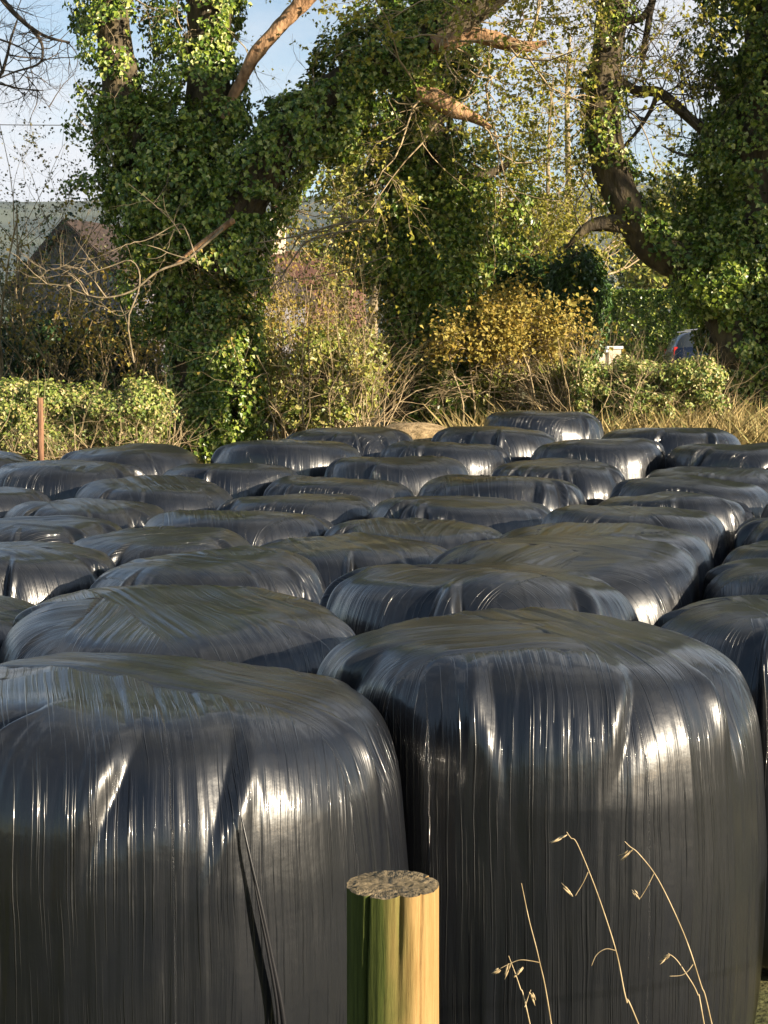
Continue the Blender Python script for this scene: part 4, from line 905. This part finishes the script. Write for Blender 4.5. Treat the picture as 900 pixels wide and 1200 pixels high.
# ------------------------------------------------------------------ parked car (side on, partly behind the right tree)
def car():
    xl = P(784, 395, 45)[0]; zg = P(800, 388, 45)[2]-1.50
    root = empty('parked_car', (xl+2.1, 45.0, zg), 'dark blue parked hatchback beyond the brambles, partly hidden by the right tree', 'car')
    m, t, b = new_mat('blue_car_paint'); b.inputs['Base Color'].default_value = (.003,.006,.016,1); b.inputs['Roughness'].default_value = .25; b.inputs['Coat Weight'].default_value = .3; M['paint'] = m
    M['rubber'], _, b2 = new_mat('rubber'); b2.inputs['Base Color'].default_value = (.02,.02,.02,1); b2.inputs['Roughness'].default_value = .8
    M['alloy'], _, b3 = new_mat('alloy'); b3.inputs['Base Color'].default_value = (.5,.5,.52,1); b3.inputs['Metallic'].default_value = .9; b3.inputs['Roughness'].default_value = .35
    M['redlamp'], _, b4 = new_mat('red_lamp'); b4.inputs['Base Color'].default_value = (.35,.01,.01,1); b4.inputs['Roughness'].default_value = .2
    # cross-sections along the length: x, bottom, waist height, roof height, half width at waist, half width at roof
    S = [(0,.45,.80,.86,.70,.60),(.05,.32,.92,1.02,.80,.66),(.25,.28,.98,1.34,.84,.62),(.6,.27,1.0,1.46,.86,.60),(1.3,.26,1.0,1.50,.87,.60),(2.0,.26,.98,1.49,.87,.60),(2.6,.26,.96,1.38,.87,.59),(3.1,.26,.94,1.05,.86,.66),(3.6,.28,.88,.94,.83,.66),(4.05,.32,.76,.80,.76,.58),(4.2,.42,.62,.66,.66,.5)]
    q = spline(S, 60); rows = []
    for (x, b0, w, rf, hw, hr) in q:
        half = [(hw*.80, b0), (hw*.97, b0+.08), (hw*1.0, (b0+w)/2), (hw*.98, w-.03), (hw*.95, w), (hr+(hw*.95-hr)*.45, w+(rf-w)*.55), (hr+.02, rf-.05), (hr*.85, rf), (0, rf+.015)]
        rows.append([(x, -a, z) for a, z in half]+[(x, a, z) for a, z in half[-2::-1]])
    rows = np.array(rows); n, k = rows.shape[:2]; V = rows.reshape(-1, 3)
    F = []; mi = []
    for i in range(n-1):
        for j in range(k-1):
            F.append((i*k+j, i*k+j+1, (i+1)*k+j+1, (i+1)*k+j)); x = q[i,0]
            glass = (j in (4,5) or j in (10,9)) and .12 < x < 3.05 and not (1.25 < x < 1.36) and not (2.25 < x < 2.34)
            mi.append(1 if glass and (q[i,3]-q[i,2]) > .12 else 0)
    F.append(tuple(range(k))[::-1]); mi.append(0); F.append(tuple((n-1)*k+j for j in range(k))); mi.append(0)
    O = np.array((xl, 45.0, zg))
    mb = [F[i] for i in range(len(F)) if mi[i] == 0]; mg = [F[i] for i in range(len(F)) if mi[i] == 1]
    mesh_obj('body', V+O, mb, M['paint'], root); mesh_obj('windows', V+O, mg, M['glass'], root)
    for sy in (-1, 1):
        g = Geo(); tube(g, spline([(.35,sy*.56,1.49),(1.2,sy*.57,1.555),(2.2,sy*.57,1.54),(2.6,sy*.56,1.44)]+np.array([O]*4), 20), .018, 6); g.build('roof_rail', M['alloy'], root)
        for wx in (.78, 3.35):
            c = O+np.array((wx, sy*.80, .31)); g = Geo()
            prof = np.array([(-.10,.20),(-.10,.29),(-.07,.315),(.07,.315),(.10,.29),(.10,.20)]); a = np.linspace(0, 2*PI, 28, endpoint=False)
            Vw = np.array([[c+np.array((r_*math.cos(t_), y_, r_*math.sin(t_))) for t_ in a] for y_, r_ in prof]).reshape(-1,3)
            i = np.arange(5)[:,None]*28; j = np.arange(28)[None]; Fw = np.stack([i+j, i+(j+1)%28, i+28+(j+1)%28, i+28+j], -1).reshape(-1,4); g.add(Vw, Fw)
            wh = g.build('wheel', M['rubber'], root)
            g = Geo()
            for s5 in range(5):
                t_ = s5*2*PI/5; tube(g, [c+np.array((0,sy*.07,0)), c+np.array((.2*math.cos(t_), sy*.08, .2*math.sin(t_)))], [.05,.03], 6)
            tube(g, [c+np.array((.2*math.cos(t_), sy*.07, .2*math.sin(t_))) for t_ in np.linspace(0, 2*PI, 30)], .015, 6)
            rm = g.build('rim', M['alloy'], wh)
        g = Geo(); v, f = box(O+np.array((.06, sy*.70, .88)), (.10,.14,.24)); g.add(v, f); g.build('tail_light', M['redlamp'], root, smooth=False)
        g = Geo(); v, f = box(O+np.array((4.08, sy*.60, .66)), (.14,.22,.12)); g.add(v, f); g.build('headlight', M['glass'], root, smooth=False)
        g = Geo(); v, f = box(O+np.array((2.75, sy*.95, 1.02)), (.10,.18,.13)); g.add(v, f); g.build('door_mirror', M['paint'], root, smooth=False)
car()
# overhead line
g = Geo(); a = P(-400, 132, 60); b = P(300, 144, 60); t = np.linspace(0, 1, 40)[:,None]; q = a*(1-t)+b*t; q[:,2] -= .25*4*(t*(1-t))[:,0]
tube(g, q, .018, 5); M['cable'] = noise_mat('cable', (.03,.03,.03), (.05,.05,.05)); tag(g.build('overhead_cable', M['cable']), 'thin dark overhead cable crossing the sky at the left edge', 'cable')

# ------------------------------------------------------------------ air: even thin haze round the whole scene
v, f = box((0, 1600, 239), (2480, 3510, 482))
hz = mesh_obj('haze', v, f, None, smooth=False, mats=[])
hz.location = (0,0,0)
m = bpy.data.materials.new('haze_air'); m.use_nodes = True; t = m.node_tree; t.nodes.clear()
o = N(t, 'ShaderNodeOutputMaterial'); pv = N(t, 'ShaderNodeVolumePrincipled'); pv.inputs['Color'].default_value = (.80,.88,1,1); pv.inputs['Density'].default_value = .00008
t.links.new(pv.outputs[0], o.inputs['Volume']); hz.data.materials.append(m); tag(hz, 'thin even blue haze over the whole valley', 'haze', kind='stuff')
